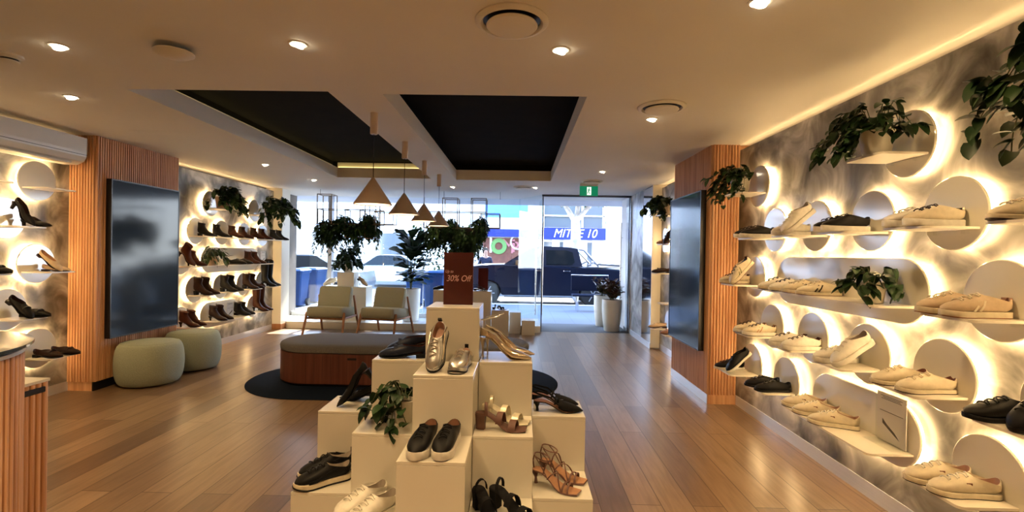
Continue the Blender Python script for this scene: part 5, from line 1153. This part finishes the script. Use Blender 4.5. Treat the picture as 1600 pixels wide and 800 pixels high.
# street tree
tp = atY(898, 400, 19.5)
d = thing('street_tree', 'pale barked street tree with dark leafy crown behind the ute', 'tree', (tp.x, 19.5, -.15)); t = MB()
t.tube([(0, 0, 0), (.03, 0, 1.4), (.02, 0, 2.5), (.0, 0, 3.1)], [.26, .22, .19, .17], 12)
brs = [((0, 0, 2.9), (-.5, .1, 3.7), (-.9, .2, 4.6)), ((0, 0, 2.9), (.6, .1, 3.6), (1.5, 0, 4.1)), ((.0, 0, 2.7), (.15, .2, 3.8), (.3, .3, 5.0)), ((.5, .1, 3.5), (1.0, .3, 4.2), (1.3, .4, 5.0)), ((-.5, .1, 3.6), (-1.2, -.1, 4.0), (-1.9, -.2, 4.3))]
brs += [((.3, .3, 4.9), (0, -.6, 6.8), (-.8, -1.6, 8.8)), ((-.9, .2, 4.5), (-1.6, -.8, 6.8), (-2.8, -2, 8.6)), ((1.3, .4, 4.9), (1.6, -.6, 6.9), (1.8, -2, 8.6))]  # high limbs carrying the added upper crown, out of view
for b_ in brs: t.tube(b_, [.12, .08, .04], 8)
t.build('trunk', M['bark'], d); rnd = random.Random(9); lv = MB()
for (cx_, cy_, cz_, rx, ry, rz, n, sz) in ((.3, 0, 5.0, 2.6, 1.8, 1.35, 1500, .22), (-.6, -1.5, 8.4, 4.2, 4.4, 2.3, 5200, .42)):  # larger upper crown is out of view, added to shade the entry
    for i in range(n):
        while True:
            p = Vector((rnd.uniform(-1, 1), rnd.uniform(-1, 1), rnd.uniform(-1, 1)))
            if p.length < 1: break
        leaf(lv, (p.x * rx + cx_, p.y * ry + cy_, cz_ + p.z * rz), (p.x + rnd.uniform(-.5, .5), p.y, rnd.uniform(-1, .3)), sz, sz * .6, 'oval', .3, rnd)
lv.build('crown', M['leaf3'], d)
# hedge beyond the right hand hanging frame
d = thing('garden_hedge', 'speckled green shrubs across the road behind the right hanging greenery', 'shrub', (atY(697, 400, 18.5).x, 18.5, -.15)); lv = MB(); rnd = random.Random(4)
for i in range(1500): leaf(lv, (rnd.uniform(-1.3, 1.3), rnd.uniform(-.4, .4), rnd.uniform(.2, 2.6)), (rnd.uniform(-1, 1), rnd.uniform(-1, 1), rnd.uniform(-.3, .8)), .16, .09, 'oval', .2, rnd)
lv.build('foliage', M['leaf3'], d); MB().tube([(0, 0, 0), (0, 0, 1.8)], .05, 6).build('stem', M['bark'], d)
# person on the far footpath
px_ = atY(759, 390, 17.8)
d = thing('person', 'person in dark blue clothes standing behind the ute bonnet', 'person', (px_.x, 17.8, -.15), R(10))
def skinned(name, verts, edges, radii, m, parent):
    me = bpy.data.meshes.new(name); me.from_pydata(verts, edges, []); o = bpy.data.objects.new(name, me); COL.objects.link(o); o.parent = parent
    md = o.modifiers.new('skin', 'SKIN'); md.use_smooth_shade = True
    for i, r in enumerate(radii): me.skin_vertices[0].data[i].radius = r if isinstance(r, tuple) else (r, r)
    me.skin_vertices[0].data[0].use_root = True
    sb = o.modifiers.new('sub', 'SUBSURF'); sb.levels = 1; sb.render_levels = 2; me.materials.append(m); return o
V = [(0, 0, .95), (0, 0, 1.15), (0, 0, 1.38), (0, 0, 1.48), (0, -.01, 1.56), (0, -.015, 1.66), (0, -.01, 1.74), (.17, 0, 1.40), (.24, 0, 1.12), (.22, -.10, .90), (-.17, 0, 1.40), (-.24, 0, 1.12), (-.22, -.10, .90), (.09, 0, .88), (.10, -.01, .48), (.10, .02, .08), (.10, -.14, .04), (-.09, 0, .88), (-.10, .01, .48), (-.10, .04, .08), (-.10, -.12, .04)]
E_ = [(0, 1), (1, 2), (2, 3), (3, 4), (4, 5), (5, 6), (2, 7), (7, 8), (8, 9), (2, 10), (10, 11), (11, 12), (0, 13), (13, 14), (14, 15), (15, 16), (0, 17), (17, 18), (18, 19), (19, 20)]
RA = [(.15, .11), (.14, .10), (.17, .11), .06, .07, (.078, .095), (.065, .08), .06, .045, .035, .06, .045, .035, .085, .058, .04, .035, .085, .058, .04, .035]
skinned('body', V, E_, RA, M['skin'], d)
V2 = V[:4] + [V[7], V[8], (.225, -.08, .95), V[10], V[11], (-.225, -.08, .95)]; skinned('jacket', V2, [(0, 1), (1, 2), (2, 3), (2, 4), (4, 5), (5, 6), (2, 7), (7, 8), (8, 9)], [(.175, .13), (.165, .125), (.19, .13), .075, .075, .062, .05, .075, .062, .05], M['navycloth'], d)
V3 = [V[0], V[13], V[14], V[15], V[17], V[18], V[19]]; skinned('trousers', V3, [(0, 1), (1, 2), (2, 3), (0, 4), (4, 5), (5, 6)], [(.165, .125), .10, .072, .06, .10, .072, .06], M['navycloth'], d)
MB().lathe([(.001, 1.80), (.06, 1.79), (.095, 1.73), (.10, 1.68), (.08, 1.66)], 20, Matrix.Translation((0, .012, 0)), cap0=True, cap1=False).build('hair', M['hair'], d)
MB().box(-.012, .012, -.13, -.10, 1.64, 1.67, c=.004).build('nose', M['skin'], d)
